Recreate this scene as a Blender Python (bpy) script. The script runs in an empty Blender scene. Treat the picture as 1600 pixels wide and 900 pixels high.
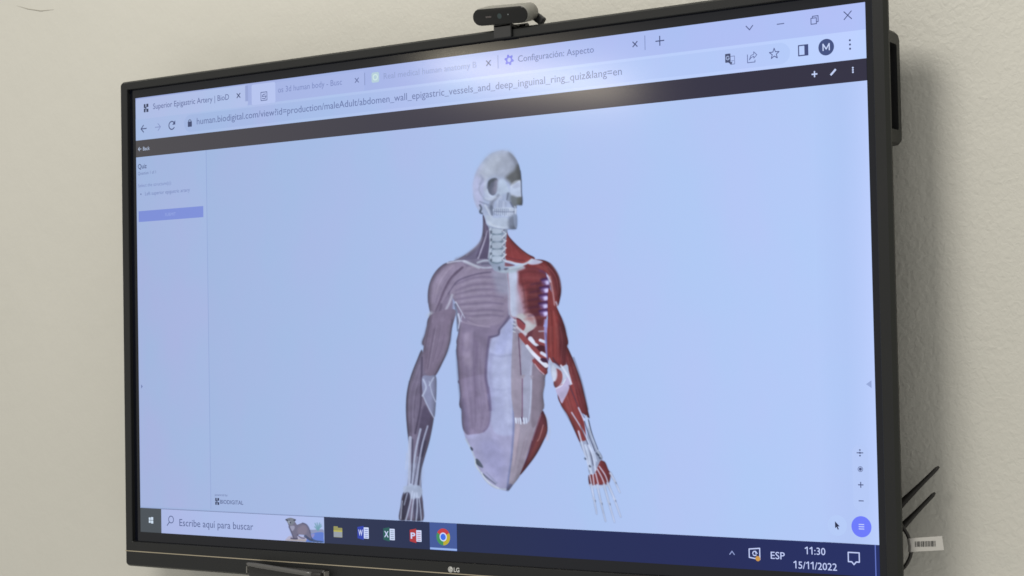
import bpy, bmesh, math, random
import numpy as np
from mathutils import Matrix, Vector

random.seed(7)
SC = bpy.context.scene
COL = SC.collection
Z0 = 1.60                       # height of the middle of the display above the floor

# ------------------------------------------------------------------ camera
CAM_C = np.array([1.58689494, -2.26180538, -0.06703255])
CAM_R = np.array([[0.83744436, 0.03386472, 0.54547238],
                  [0.54618161, -0.01660827, -0.83750213],
                  [-0.01930243, 0.99928842, -0.03240479]])
CAM_F = 2657.01772              # focal length in units of a 1600 wide frame
cd = bpy.data.cameras.new('camera')
cam = bpy.data.objects.new('camera', cd); COL.objects.link(cam)
m = Matrix([list(r) + [0] for r in CAM_R.tolist()] + [[0, 0, 0, 1]])
m.translation = Vector((CAM_C[0], CAM_C[1], CAM_C[2] + Z0))
cam.matrix_world = m
cd.sensor_width = 36; cd.lens = CAM_F * 36 / 1600
cd.clip_start = 0.05; cd.clip_end = 100
SC.camera = cam

# ------------------------------------------------------------------ world, lamps, exposure
w = bpy.data.worlds.new("World"); SC.world = w; w.use_nodes = True
bg = w.node_tree.nodes['Background']
bg.inputs[0].default_value = (0.94, 0.93, 0.88, 1); bg.inputs[1].default_value = 0.60
SC.view_settings.view_transform = 'Standard'; SC.view_settings.look = 'None'
SC.view_settings.exposure = 0; SC.view_settings.gamma = 1
SC.view_settings.use_curve_mapping = False
SC.render.engine = 'CYCLES'
SC.render.filter_size = 1.6
SC.cycles.filter_width = 1.6
SC.cycles.max_bounces = 6
SC.cycles.transparent_max_bounces = 24

def area_lamp(name, loc, target, sx, sy, power, color, up=None):
    l = bpy.data.lights.new(name, 'AREA'); l.shape = 'RECTANGLE'; l.size = sx; l.size_y = sy
    l.energy = power; l.color = color
    o = bpy.data.objects.new(name, l); COL.objects.link(o); o.location = loc
    d = Vector(target) - Vector(loc)
    o.rotation_euler = d.to_track_quat('-Z', 'Y').to_euler() if abs(d.x) + abs(d.y) > 1e-6 else (0, 0, 0)
    return o
# ceiling lamp just left of the display, the key light
area_lamp('ceiling_lamp', (-0.05, -2.05, Z0 + 2.55), (0.1, 0.05, Z0), 1.0, 0.8, 67, (1.0, 0.965, 0.89))
# the row of ceiling tubes further back in the room that mirrors softly in the screen
tube_l = area_lamp('ceiling_tube', (-3.375, -5.65, Z0 + 1.40), (-3.375, -5.65, Z0), 0.26, 1.5, 50, (1.0, 0.89, 0.68))
tube_l.rotation_euler = (0, 0, math.radians(13))

# ------------------------------------------------------------------ helpers: colours, materials
def lin(c):
    out = []
    for v in c[:3]:
        v = v / 255.0
        out.append(v / 12.92 if v <= 0.04045 else ((v + 0.055) / 1.055) ** 2.4)
    return out

def new_mat(name):
    mt = bpy.data.materials.new(name); mt.use_nodes = True
    return mt, mt.node_tree.nodes, mt.node_tree.links, mt.node_tree.nodes['Principled BSDF']

def plastic(name, rgb, rough=0.45, spec=0.5, bump=0.0, scale=400.0, metal=0.0, var=0.15):
    mt, N, L, P = new_mat(name)
    P.inputs['Roughness'].default_value = rough
    P.inputs['Specular IOR Level'].default_value = spec
    P.inputs['Metallic'].default_value = metal
    tc = N.new('ShaderNodeTexCoord'); nz = N.new('ShaderNodeTexNoise')
    nz.inputs['Scale'].default_value = 9; nz.inputs['Detail'].default_value = 5
    L.new(tc.outputs['Object'], nz.inputs['Vector'])
    mx = N.new('ShaderNodeMix'); mx.data_type = 'RGBA'
    mx.inputs['A'].default_value = (*[c * (1 - var) for c in rgb], 1)
    mx.inputs['B'].default_value = (*[min(1, c * (1 + var)) for c in rgb], 1)
    L.new(nz.outputs['Fac'], mx.inputs['Factor']); L.new(mx.outputs['Result'], P.inputs['Base Color'])
    if bump:
        n2 = N.new('ShaderNodeTexNoise'); n2.inputs['Scale'].default_value = scale; n2.inputs['Detail'].default_value = 3
        L.new(tc.outputs['Object'], n2.inputs['Vector'])
        b = N.new('ShaderNodeBump'); b.inputs['Strength'].default_value = bump; b.inputs['Distance'].default_value = 0.0006
        L.new(n2.outputs['Fac'], b.inputs['Height']); L.new(b.outputs['Normal'], P.inputs['Normal'])
    return mt

# a liquid crystal display: every lit patch glows less towards grazing views, and the
# semi-matt glass surface mirrors the room softly
def display_base(name):
    mt, N, L, P = new_mat(name)
    P.inputs['Base Color'].default_value = (0.004, 0.004, 0.005, 1)
    P.inputs['Roughness'].default_value = 0.115
    P.inputs['Specular IOR Level'].default_value = 0.42
    lw = N.new('ShaderNodeLayerWeight'); lw.inputs['Blend'].default_value = 0.5
    inv = N.new('ShaderNodeMath'); inv.operation = 'SUBTRACT'; inv.inputs[0].default_value = 1.0
    L.new(lw.outputs['Facing'], inv.inputs[1]); L.new(inv.outputs[0], P.inputs['Emission Strength'])
    return mt, N, L, P

def falloff(u, v):
    X = np.array([(u - 640) * S, 0.0, (360 - v) * S]); d = CAM_C - X
    return float(-d[1] / np.linalg.norm(d))

_mats = {}
SPILL = 0.012
def lit(rgb, u=640, v=360, tint=0.0):
    """display material that shows the photographed colour rgb around screen position u, v"""
    f = falloff(u, v)
    e = [max(0.0, c - SPILL) / f for c in lin(rgb)]
    key = tuple(round(x, 3) for x in e) + (tint,)
    if key in _mats: return _mats[key]
    mt, N, L, P = display_base('display_pixels')
    if tint:
        tc = N.new('ShaderNodeTexCoord'); nz = N.new('ShaderNodeTexNoise')
        nz.inputs['Scale'].default_value = 1.0; nz.inputs['Detail'].default_value = 3
        vm = N.new('ShaderNodeMapping'); vm.inputs['Scale'].default_value = (.0085, .0045, 1)
        L.new(tc.outputs['Object'], vm.inputs['Vector']); L.new(vm.outputs[0], nz.inputs['Vector'])
        mx = N.new('ShaderNodeMix'); mx.data_type = 'RGBA'
        mx.inputs['A'].default_value = (e[0] * (1 + tint), e[1] * (1 - tint * .5), e[2], 1)
        mx.inputs['B'].default_value = (e[0] * (1 - tint), e[1] * (1 + tint * .6), e[2], 1)
        rr = N.new('ShaderNodeMapRange'); rr.inputs[1].default_value = .35; rr.inputs[2].default_value = .65
        L.new(nz.outputs['Fac'], rr.inputs[0]); L.new(rr.outputs[0], mx.inputs['Factor'])
        L.new(mx.outputs['Result'], P.inputs['Emission Color'])
    else:
        P.inputs['Emission Color'].default_value = (*e, 1)
    _mats[key] = mt
    return mt

# ------------------------------------------------------------------ helpers: objects
def link(name, me, mat, parent=None, smooth=False):
    o = bpy.data.objects.new(name, me); COL.objects.link(o)
    if mat is not None: me.materials.append(mat)
    if parent is not None: o.parent = parent
    if smooth:
        for p in me.polygons: p.use_smooth = True
    return o

def from_bm(name, bm, mat, parent=None, smooth=False, bevel=0.0, seg=2):
    bmesh.ops.recalc_face_normals(bm, faces=bm.faces)
    me = bpy.data.meshes.new(name); bm.to_mesh(me); bm.free()
    o = link(name, me, mat, parent, smooth)
    if bevel:
        b = o.modifiers.new('bevel', 'BEVEL'); b.width = bevel; b.segments = seg
        b.limit_method = 'ANGLE'; b.angle_limit = math.radians(35)
        b.harden_normals = False
    return o

def empty(name, loc, label, cat):
    o = bpy.data.objects.new(name, None); COL.objects.link(o)
    o.location = loc; o['label'] = label; o['category'] = cat
    o.empty_display_size = 0.1
    return o

def box(bm, x0, x1, y0, y1, z0, z1, mat=None):
    vs = [bm.verts.new((x, y, z)) for x in (x0, x1) for y in (y0, y1) for z in (z0, z1)]
    for f in ((0, 1, 3, 2), (4, 6, 7, 5), (0, 4, 5, 1), (2, 3, 7, 6), (0, 2, 6, 4), (1, 5, 7, 3)):
        bm.faces.new([vs[i] for i in f])
    return vs

def tube(bm, pts, radii, seg=12, cap=True):
    pts = [Vector(p) for p in pts]
    if not hasattr(radii, '__len__'): radii = [radii] * len(pts)
    rings = []
    ref = None
    for i, p in enumerate(pts):
        t = (pts[min(i + 1, len(pts) - 1)] - pts[max(i - 1, 0)]).normalized()
        if ref is None:
            ref = t.orthogonal().normalized()
        ref = (ref - t * ref.dot(t)).normalized(); b = t.cross(ref)
        rings.append([bm.verts.new(p + (ref * math.cos(a) + b * math.sin(a)) * radii[i])
                      for a in [2 * math.pi * k / seg for k in range(seg)]])
    for a, b in zip(rings, rings[1:]):
        for k in range(seg):
            bm.faces.new((a[k], a[(k + 1) % seg], b[(k + 1) % seg], b[k]))
    if cap:
        bm.faces.new(rings[0][::-1]); bm.faces.new(rings[-1])

def catmull(P, n=8, closed=False):
    P = np.array(P, float); N = len(P); out = []
    for i in range(N if closed else N - 1):
        if closed: a, b, c, d = P[(i - 1) % N], P[i], P[(i + 1) % N], P[(i + 2) % N]
        else: a, b, c, d = P[max(i - 1, 0)], P[i], P[i + 1], P[min(i + 2, N - 1)]
        for k in range(n):
            t = k / n
            out.append(.5 * ((2 * b) + (-a + c) * t + (2 * a - 5 * b + 4 * c - d) * t * t + (-a + 3 * b - 3 * c + d) * t ** 3))
    if not closed: out.append(P[-1])
    return np.array(out)

def at_depth(x, y, d):
    v = CAM_R @ np.array([(x - 800) / CAM_F, -(y - 450) / CAM_F, -1.0]); t = (d - CAM_C[1]) / v[1]; qq = CAM_C + t * v
    return Vector((qq[0], d, qq[2] + Z0))
# ================================================================== THE WALL
WALL_Y = 0.112
mt, N, L, P = new_mat('painted_plaster')
tc = N.new('ShaderNodeTexCoord')
n1 = N.new('ShaderNodeTexNoise'); n1.inputs['Scale'].default_value = 2.2; n1.inputs['Detail'].default_value = 6
L.new(tc.outputs['Object'], n1.inputs['Vector'])
mx = N.new('ShaderNodeMix'); mx.data_type = 'RGBA'
mx.inputs['A'].default_value = (0.572, 0.560, 0.506, 1); mx.inputs['B'].default_value = (0.622, 0.604, 0.550, 1)
L.new(n1.outputs['Fac'], mx.inputs['Factor']); L.new(mx.outputs['Result'], P.inputs['Base Color'])
P.inputs['Roughness'].default_value = 0.62; P.inputs['Specular IOR Level'].default_value = 0.3
mp = N.new('ShaderNodeMapping'); mp.inputs['Scale'].default_value = (1.1, 1, 1.0)
L.new(tc.outputs['Object'], mp.inputs['Vector'])
n2 = N.new('ShaderNodeTexNoise'); n2.inputs['Scale'].default_value = 110; n2.inputs['Detail'].default_value = 4
n2.inputs['Distortion'].default_value = 0.6
n3 = N.new('ShaderNodeTexNoise'); n3.inputs['Scale'].default_value = 14; n3.inputs['Detail'].default_value = 4
L.new(mp.outputs['Vector'], n2.inputs['Vector']); L.new(mp.outputs['Vector'], n3.inputs['Vector'])
# the plaster is stippled more strongly to the right of the display, smoother to the left
sx = N.new('ShaderNodeSeparateXYZ'); L.new(tc.outputs['Object'], sx.inputs[0])
mr = N.new('ShaderNodeMapRange'); mr.inputs[1].default_value = -0.6; mr.inputs[2].default_value = 0.7
mr.inputs[3].default_value = 0.15; mr.inputs[4].default_value = 1.0
L.new(sx.outputs['X'], mr.inputs[0])
b1 = N.new('ShaderNodeBump'); b1.inputs['Distance'].default_value = 0.0045
b1.inputs['Strength'].default_value = 0.34
mu = N.new('ShaderNodeMath'); mu.operation = 'MULTIPLY'
L.new(n2.outputs['Fac'], mu.inputs[0]); L.new(mr.outputs[0], mu.inputs[1]); L.new(mu.outputs[0], b1.inputs['Height'])
b2 = N.new('ShaderNodeBump'); b2.inputs['Distance'].default_value = 0.006; b2.inputs['Strength'].default_value = 0.35
L.new(n3.outputs['Fac'], b2.inputs['Height']); L.new(b1.outputs['Normal'], b2.inputs['Normal'])
L.new(b2.outputs['Normal'], P.inputs['Normal'])
bm = bmesh.new(); box(bm, -4.0, 2.6, 0, 0.15, -1.6, 1.5)
wall = from_bm('wall', bm, mt); wall.location = (0, WALL_Y, Z0); wall['kind'] = 'structure'

for pts_ in ([(26, 9), (44, 14), (64, 17), (84, 15)],):
    bm = bmesh.new(); tube(bm, [(at_depth(x, y, WALL_Y)[0], 0.0, at_depth(x, y, WALL_Y)[2] - Z0) for x, y in pts_], [.0002, .0009, .0011, .0003], 8)
    sc = from_bm('scuff', bm, plastic('scuff_grey', (.40, .38, .33), rough=.7), wall, smooth=True)
# ================================================================== THE TELEVISION
WS, HS = 1.428, 0.80325         # lit area
S = WS / 1280.0                 # one interface unit in metres
tv = empty('television', (0, 0, Z0), 'large black wall mounted television showing a browser page with a half skinned anatomical torso', 'television')

M_frame = plastic('charcoal_frame', (0.012, 0.0125, 0.013), rough=0.40, spec=0.36, bump=0.25, scale=900)
M_side = plastic('frame_side', (0.016, 0.017, 0.014), rough=0.45, spec=0.35)
M_black = plastic('matt_black', (0.012, 0.012, 0.013), rough=0.5)
M_gold = plastic('champagne_metal', (0.62, 0.54, 0.40), rough=0.28, metal=0.9)

# ---- frame: mitred ring swept from a profile (inner lip, flat front, chamfer, side, back taper)
def ring(profile, close=True):
    """profile rows: xl, xr, zt, zb, y   (each row a rounded rectangle)"""
    bm = bmesh.new(); loops = []
    for (xl, xr, zt, zb, y, r) in profile:
        pts = []
        for cx, cz, a0 in ((xr - r, zt - r, 0), (xl + r, zt - r, 90), (xl + r, zb + r, 180), (xr - r, zb + r, 270)):
            for k in range(7):
                a = math.radians(a0 + 15 * k)
                pts.append(bm.verts.new((cx + r * math.cos(a), y, cz + r * math.sin(a))))
        loops.append(pts)
    n = len(loops[0])
    for a, b in zip(loops, loops[1:]):
        for k in range(n):
            bm.faces.new((a[k], a[(k + 1) % n], b[(k + 1) % n], b[k]))
    if close:
        a, b = loops[-1], loops[0]
        for k in range(n):
            bm.faces.new((a[k], a[(k + 1) % n], b[(k + 1) % n], b[k]))
    return bm
fr = ring([(-.7285, .7262, .4178, -.4195, 0.0025, .0015),
           (-.7285, .7262, .4178, -.4195, -.0068, .0015),
           (-.7295, .7272, .4188, -.4205, -.0080, .0025),
           (-.7440, .7425, .4305, -.4620, -.0080, .0050),
           (-.7478, .7480, .4340, -.4650, -.0035, .0085),
           (-.7478, .7480, .4340, -.4650, 0.0010, .0085),
           (-.7380, .7385, .4240, -.4550, 0.0240, .0085),
           (-.7180, .7180, .4040, -.4350, 0.0240, .0085),
           (-.7180, .7180, .4100, -.4150, 0.0025, .0020)])
frame = from_bm('frame', fr, M_frame, tv)
frame.data.materials.append(M_side)
for p in frame.data.polygons:
    c = p.center
    if c.x > .743 or (c.z > .4325): p.material_index = 1

# thin metal line let into the bottom bar
bm = bmesh.new(); box(bm, -.7462, .7458, -.00865, -.0070, -.4376, -.4362)
from_bm('accent_strip', bm, M_gold, frame)
bm = bmesh.new(); box(bm, -.7400, .7400, -.00845, -.0070, -.4386, -.43765)
from_bm('seam', bm, M_black, frame)

# maker's mark on the bottom bar
M_logo = plastic('silver_print', (0.62, 0.62, 0.60), rough=0.35, metal=0.3)
def text_mesh(s, width=None, height=None, bold=0.0, res=3):
    """a mesh in x/y units: baseline at 0, starts at x = 0"""
    cu = bpy.data.curves.new('lettering', 'FONT'); cu.body = s; cu.size = 1.0; cu.offset = bold
    cu.resolution_u = res
    o = bpy.data.objects.new('lettering', cu); COL.objects.link(o)
    dg = bpy.context.evaluated_depsgraph_get(); dg.update()
    me = bpy.data.meshes.new_from_object(o.evaluated_get(dg))
    bpy.data.objects.remove(o); bpy.data.curves.remove(cu)
    n = len(me.vertices); co = np.empty(n * 3, 'f'); me.vertices.foreach_get('co', co); co = co.reshape(-1, 3)
    if n:
        co[:, 0] -= co[:, 0].min()
        sx = width / co[:, 0].max() if width else height
        co[:, 0] *= sx; co[:, 1] *= height
        me.vertices.foreach_set('co', co.ravel())
    return me

lx, lz, ly = -.0099, -.4304, -.00832
bm = bmesh.new()
bmesh.ops.create_circle(bm, cap_ends=True, radius=.0048, segments=40)
from_o = from_bm('logo_disc', bm, M_logo, frame)
from_o.rotation_euler = (math.pi / 2, 0, 0); from_o.location = (lx, ly, lz)
bm = bmesh.new()
def flat_ring(bm, cx, cy, r0, r1, a0=0, a1=360, n=30, z=0):
    vs = []
    for k in range(n + 1):
        a = math.radians(a0 + (a1 - a0) * k / n)
        vs.append((bm.verts.new((cx + r0 * math.cos(a), cy + r0 * math.sin(a), z)), bm.verts.new((cx + r1 * math.cos(a), cy + r1 * math.sin(a), z))))
    for a, b in zip(vs, vs[1:]): bm.faces.new((a[0], a[1], b[1], b[0]))
flat_ring(bm, 0, 0, .0032, .0038, 95, 360)
def rect2(bm, x0, x1, y0, y1, z=0): bm.faces.new([bm.verts.new(c) for c in ((x0, y0, z), (x1, y0, z), (x1, y1, z), (x0, y1, z))])
rect2(bm, .0006, .0034, -.0003, .0003); rect2(bm, -.0008, -.0003, -.0016, .0018); rect2(bm, -.0003, .0008, -.0016, -.0011)
bmesh.ops.create_circle(bm, cap_ends=True, radius=.0005, segments=10, matrix=Matrix.Translation((-.0017, .0016, 0)))
fo = from_bm('logo_face', bm, plastic('logo_grey', (.22, .22, .21)), frame)
fo.rotation_euler = (math.pi / 2, 0, 0); fo.location = (lx, ly - .0002, lz)
lo = link('logo_letters', text_mesh('LG', .0112, .0098, bold=.03), M_logo, frame)
lo.rotation_euler = (math.pi / 2, 0, 0); lo.location = (-.0035, ly, lz - .0034)

# ---- back cabinet and the carrying handle on its right side
bm = bmesh.new(); box(bm, -.69, .69, .022, .062, -.42, .405)
from_bm('back_cabinet', bm, M_black, tv, bevel=.006)
bm = bmesh.new(); box(bm, -.30, .30, .060, WALL_Y, -.20, .20)
from_bm('wall_bracket', bm, M_black, tv, bevel=.003)

def side_handle(name, xs, zc, h):
    # a block standing off the cabinet, its outward face an open grip pocket
    sgn = 1 if xs > 0 else -1
    bm = bmesh.new()
    def loop(x, ya, yb, za, zb, r=.006):
        pts = []
        for cy, cz, a0 in ((yb - r, zb - r, 0), (ya + r, zb - r, 90), (ya + r, za + r, 180), (yb - r, za + r, 270)):
            for k in range(5):
                a = math.radians(a0 + 22.5 * k); pts.append(bm.verts.new((x, cy + r * math.cos(a), cz + r * math.sin(a))))
        return pts
    X = abs(xs)
    rows = [loop(sgn * .688, .020, .062, zc - h / 2 - .004, zc + h / 2 + .004, .012),
            loop(sgn * (X - .004), .006, .060, zc - h / 2, zc + h / 2, .012),
            loop(sgn * X, .009, .057, zc - h / 2 + .003, zc + h / 2 - .004, .010),
            loop(sgn * X, .014, .0455, zc - h / 2 + .021, zc + h / 2 - .019, .004),
            loop(sgn * (X - .030), .014, .0455, zc - h / 2 + .021, zc + h / 2 - .019, .004)]
    n = len(rows[0])
    for a, b in zip(rows, rows[1:]):
        for k in range(n): bm.faces.new((a[k], a[(k + 1) % n], b[(k + 1) % n], b[k]))
    bm.faces.new(rows[0]); bm.faces.new(rows[-1])
    o = from_bm(name, bm, M_side, tv)
    o.data.materials.append(M_black)
    for p in o.data.polygons:
        if abs(p.center.x) < X - .010 and abs(p.center.x) > X - .031 and abs(p.center.z - zc) < h / 2 - .018: p.material_index = 1
    return o
side_handle('side_handle', .7415, .283, .162)
side_handle('side_handle', -.7300, .283, .162)

# ---- screen: black glass sheet, then everything it displays as sheets a hair apart
mtb, N, L, P = display_base('glass_blue_glow')
P.inputs['Emission Color'].default_value = (0.0008, 0.0016, 0.0050, 1)  # faint blue emission stands in for light bleeding from the lit area
screen_bm = bmesh.new(); box(screen_bm, -.7283, .7260, 0.0, .0022, -.4193, .4176)
screen = from_bm('screen', screen_bm, mtb, tv)
DZ = 0.00016
def UV(u, v, k): return ((u - 640) * S, -DZ * k, (360 - v) * S)

def place(o, k):
    """interface meshes are modelled in x = u, y = -v units"""
    o.rotation_euler = (math.pi / 2, 0, 0); o.scale = (S, S, S)
    o.location = (-640 * S, -DZ * k, 360 * S)
    return o

def ui(name, bm, rgb, k, at, tint=0.0, label=None):
    for f in bm.faces: f.normal_update()
    for f in bm.faces:
        if f.normal.z < 0: f.normal_flip()
    me = bpy.data.meshes.new(name); bm.to_mesh(me); bm.free()
    o = link(name, me, lit(rgb, at[0], at[1], tint), screen)
    place(o, k)
    if label: o['label'] = label
    return o

def rr(bm, u0, v0, u1, v1, r=0.0):
    if r <= 0:
        pts = [(u0, -v0), (u0, -v1), (u1, -v1), (u1, -v0)]
    else:
        pts = []
        for cu, cv, a0 in ((u1 - r, -v0 - r, 0), (u0 + r, -v0 - r, 90), (u0 + r, -v1 + r, 180), (u1 - r, -v1 + r, 270)):
            for q in range(9):
                a = math.radians(a0 + 11.25 * q); pts.append((cu + r * math.cos(a), cv + r * math.sin(a)))
    bm.faces.new([bm.verts.new((x, y, 0)) for x, y in pts])

def seg(bm, pts, w):
    for (a, b) in zip(pts, pts[1:]):
        a = Vector((a[0], -a[1], 0)); b = Vector((b[0], -b[1], 0)); d = (b - a).normalized(); n = Vector((-d.y, d.x, 0)) * w / 2
        e = d * w * .3
        bm.faces.new([bm.verts.new(c) for c in (a - e + n, a - e - n, b + e - n, b + e + n)])
def pol(bm, pts): bm.faces.new([bm.verts.new((x, -y, 0)) for x, y in pts])
def disc(bm, u, v, r, n=36): bm.faces.new([bm.verts.new((u + r * math.cos(2 * math.pi * k / n), -v + r * math.sin(2 * math.pi * k / n), 0)) for k in range(n)])
def rect(name, u0, v0, u1, v1, rgb, k, r=0, tint=0.0, at=None, label=None):
    bm = bmesh.new(); rr(bm, u0, v0, u1, v1, r)
    return ui(name, bm, rgb, k, at or ((u0 + u1) / 2, (v0 + v1) / 2), tint, label)
def text(name, s, u0, base, width, size, rgb, k, bold=0.0, label=None):
    me = text_mesh(s, width, size, bold)
    o = link(name, me, lit(rgb, u0 + width / 2, base), screen)
    co = np.empty(len(me.vertices) * 3, 'f'); me.vertices.foreach_get('co', co); co = co.reshape(-1, 3)
    co[:, 0] += u0; co[:, 1] -= base; me.vertices.foreach_set('co', co.ravel())
    place(o, k)
    if label: o['label'] = label
    return o

def grad_strip(name, u0, v0, u1, v1, cols, k, fade=False):
    """strip whose displayed colour changes along its length (backlight leak and edge brightening painted into the colours)"""
    n = 24; verts = []; faces = []; cc = []
    for i in range(n + 1):
        t = i / n; u = u0 + (u1 - u0) * t
        x = t * (len(cols) - 1); j = min(int(x), len(cols) - 2); a, b = np.array(lin(cols[j])), np.array(lin(cols[j + 1])); c = a + (b - a) * (x - j)
        c = np.maximum(c - SPILL * .6, 0) / falloff(u, (v0 + v1) / 2)
        for v in (v1, v0): verts.append((u, -v, 0)); cc.append((*c, t if fade else 1))
        if i < n: faces.append((2 * i, 2 * i + 2, 2 * i + 3, 2 * i + 1))
    me = bpy.data.meshes.new(name); me.from_pydata(verts, [], faces)
    at = me.color_attributes.new('pixels', 'FLOAT_COLOR', 'POINT')
    at.data.foreach_set('color', np.array(cc, 'f').ravel())
    o = link(name, me, PIXELS, screen); place(o, k); return o
PIXELS, N, L, P = display_base('display_picture')
at_ = N.new('ShaderNodeAttribute'); at_.attribute_name = 'pixels'
L.new(at_.outputs['Color'], P.inputs['Emission Color']); L.new(at_.outputs['Alpha'], P.inputs['Alpha'])

INK = (86, 94, 132)
# -- page and browser bars
rect('page', 0, 99, 1280, 680, (171, 192, 236), 1, tint=.022, at=(700, 400))
rect('tab_strip', 0, 0, 1280, 36, (167, 183, 234), 1, tint=.03, at=(700, 15))
rect('toolbar', 0, 34.5, 1280, 71.5, (180, 199, 243), 2, tint=.03, at=(740, 50))
rect('address_field', 110, 38.5, 1177, 66.5, (173, 193, 239), 3, r=14, tint=.03, at=(740, 50))
rect('active_tab', 1, 2, 249, 36, (184, 199, 242), 3, r=5, tint=.03, at=(640, 20))
# angled backlight leak, painted as paler colours at the black bar's far end
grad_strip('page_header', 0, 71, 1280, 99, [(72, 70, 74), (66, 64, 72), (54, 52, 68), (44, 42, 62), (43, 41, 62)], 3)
grad_strip('page_edge_brightening', 1205, 99, 1280, 680, [(170, 191, 237), (173, 194, 241), (186, 205, 252)], 1.5, True)  # painted sheet: brighter backlight edge put into the page colour
rect('sidebar', 0, 99, 157.5, 677, (174, 192, 237), 2, tint=.04, at=(680, 400))
rect('sidebar_edge', 157.2, 99, 158.2, 677, (150, 170, 220), 3, at=(600, 400))
# -- tab strip contents
def mark(u, v, s, name, rgb, k=4):
    bm = bmesh.new()
    rr(bm, u - 5.6 * s, v - 7.6 * s, u - 1.4 * s, v - .4 * s); rr(bm, u - 5.6 * s, v + .9 * s, u - 1.4 * s, v + 7.6 * s)
    rr(bm, u + .8 * s, v - 7.6 * s, u + 6.0 * s, v - 1.6 * s); rr(bm, u + .8 * s, v + 1.6 * s, u + 6.0 * s, v + 7.6 * s); rr(bm, u - 1.4 * s, v - 2.4 * s, u + .8 * s, v + 2.4 * s)
    return ui(name, bm, rgb, k, (u, v))
mark(24.7, 18.5, .9, 'tab_icon', (52, 60, 88), 5)
text('tab_title', 'Superior Epigastric Artery | BioD', 41, 21.8, 168, 13.2, (92, 102, 150), 5)
def cross(u, v, s, name='close_icon', rgb=INK, w=1.25, k=5):
    bm = bmesh.new(); seg(bm, [(u - s, v - s), (u + s, v + s)], w); seg(bm, [(u - s, v + s), (u + s, v - s)], w)
    return ui(name, bm, rgb, k, (u, v))
cross(229.4, 17.3, 3.4, w=1.6, rgb=(66, 76, 112))
rect('tab_shadow', 243.5, 3, 249.5, 28, (150, 164, 212), 4)
rect('drag_tile', 257, 3, 306.5, 35.4, (181, 195, 238), 4, r=3)
bm = bmesh.new()
for a, b in (((276.5, 17), (289, 17)), ((289, 17), (289, 30)), ((289, 30), (276.5, 30)), ((276.5, 30), (276.5, 17)), ((279, 23.5), (287, 23.5)), ((279, 23.5), (281, 20.6)), ((287, 23.5), (285, 27.5)), ((279, 26.5), (285, 27.5)), ((281, 20.6), (286, 20.2))):
    seg(bm, [a, b], 1.25)
ui('drag_icon', bm, (92, 104, 150), 5, (283, 23))
rect('hover_tab', 307, 4, 483, 34.5, (166, 181, 229), 3, r=3)
text('tab_title', 'os 3d human body - Busc', 312, 20.8, 128, 13.2, (124, 138, 190), 5)
cross(468.8, 17, 3.3, rgb=(100, 112, 158), w=1.5)
rect('tab_divider', 483.2, 7, 484.4, 26, (132, 145, 192), 4)
rect('tab_icon', 497, 8.5, 511.5, 24, (180, 205, 218), 5, r=3)
bm = bmesh.new(); flat_ring(bm, 504.2, -16, 3, 5); ui('tab_icon_ring', bm, (205, 228, 226), 6, (504, 16))
text('tab_title', 'Real medical human anatomy B', 520, 20.6, 168, 13.0, (146, 160, 206), 5)
cross(709.3, 16.4, 3.5, rgb=(78, 90, 134), w=1.6)
rect('tab_divider', 725.0, 7, 726.2, 26, (140, 155, 205), 4)
bm = bmesh.new()
g = []
for q in range(48):
    a = math.radians(q * 7.5); r = 6.6 + 1.5 * math.cos(6 * (a + .26)); g.append((r, a))
vo = [bm.verts.new((744.8 + r * math.cos(a), -15.6 + r * math.sin(a), 0)) for r, a in g]
vi = [bm.verts.new((744.8 + 3.2 * math.cos(a), -15.6 + 3.2 * math.sin(a), 0)) for r, a in g]
for q in range(48): bm.faces.new((vi[q], vo[q], vo[(q + 1) % 48], vi[(q + 1) % 48]))
ui('tab_icon_gear', bm, (92, 104, 222), 5, (745, 15))
text('tab_title', 'Configuración: Aspecto', 760, 20.3, 125, 13.2, (104, 118, 172), 5)
cross(950, 16.2, 3.4, rgb=(68, 78, 122), w=1.5)
rect('tab_divider', 964.8, 6, 966, 26, (130, 145, 196), 4)
bm = bmesh.new(); seg(bm, [(982, 16), (994.5, 16)], 1.5); seg(bm, [(988.2, 9.6), (988.2, 22.2)], 1.5)
ui('new_tab_icon', bm, (66, 76, 120), 5, (988, 16))
bm = bmesh.new(); seg(bm, [(1116, 11.2), (1120.8, 16.6), (1125.6, 11.2)], 1.3); ui('chevron_icon', bm, (84, 94, 140), 5, (1120, 14))
bm = bmesh.new(); seg(bm, [(1160, 14), (1169.6, 14)], 1.2); ui('minimise_icon', bm, (84, 94, 140), 5, (1165, 14))
bm = bmesh.new()
seg(bm, [(1207, 12), (1214.4, 12), (1214.4, 19.6), (1207, 19.6), (1207, 12)], 1.1); seg(bm, [(1209.2, 12), (1209.2, 9.6), (1216.8, 9.6), (1216.8, 17.2), (1214.4, 17.2)], 1.1)
ui('restore_icon', bm, (84, 94, 140), 5, (1211, 14))
cross(1256.8, 14.0, 5.0, 'close_icon', (70, 80, 124), 1.2)
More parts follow.
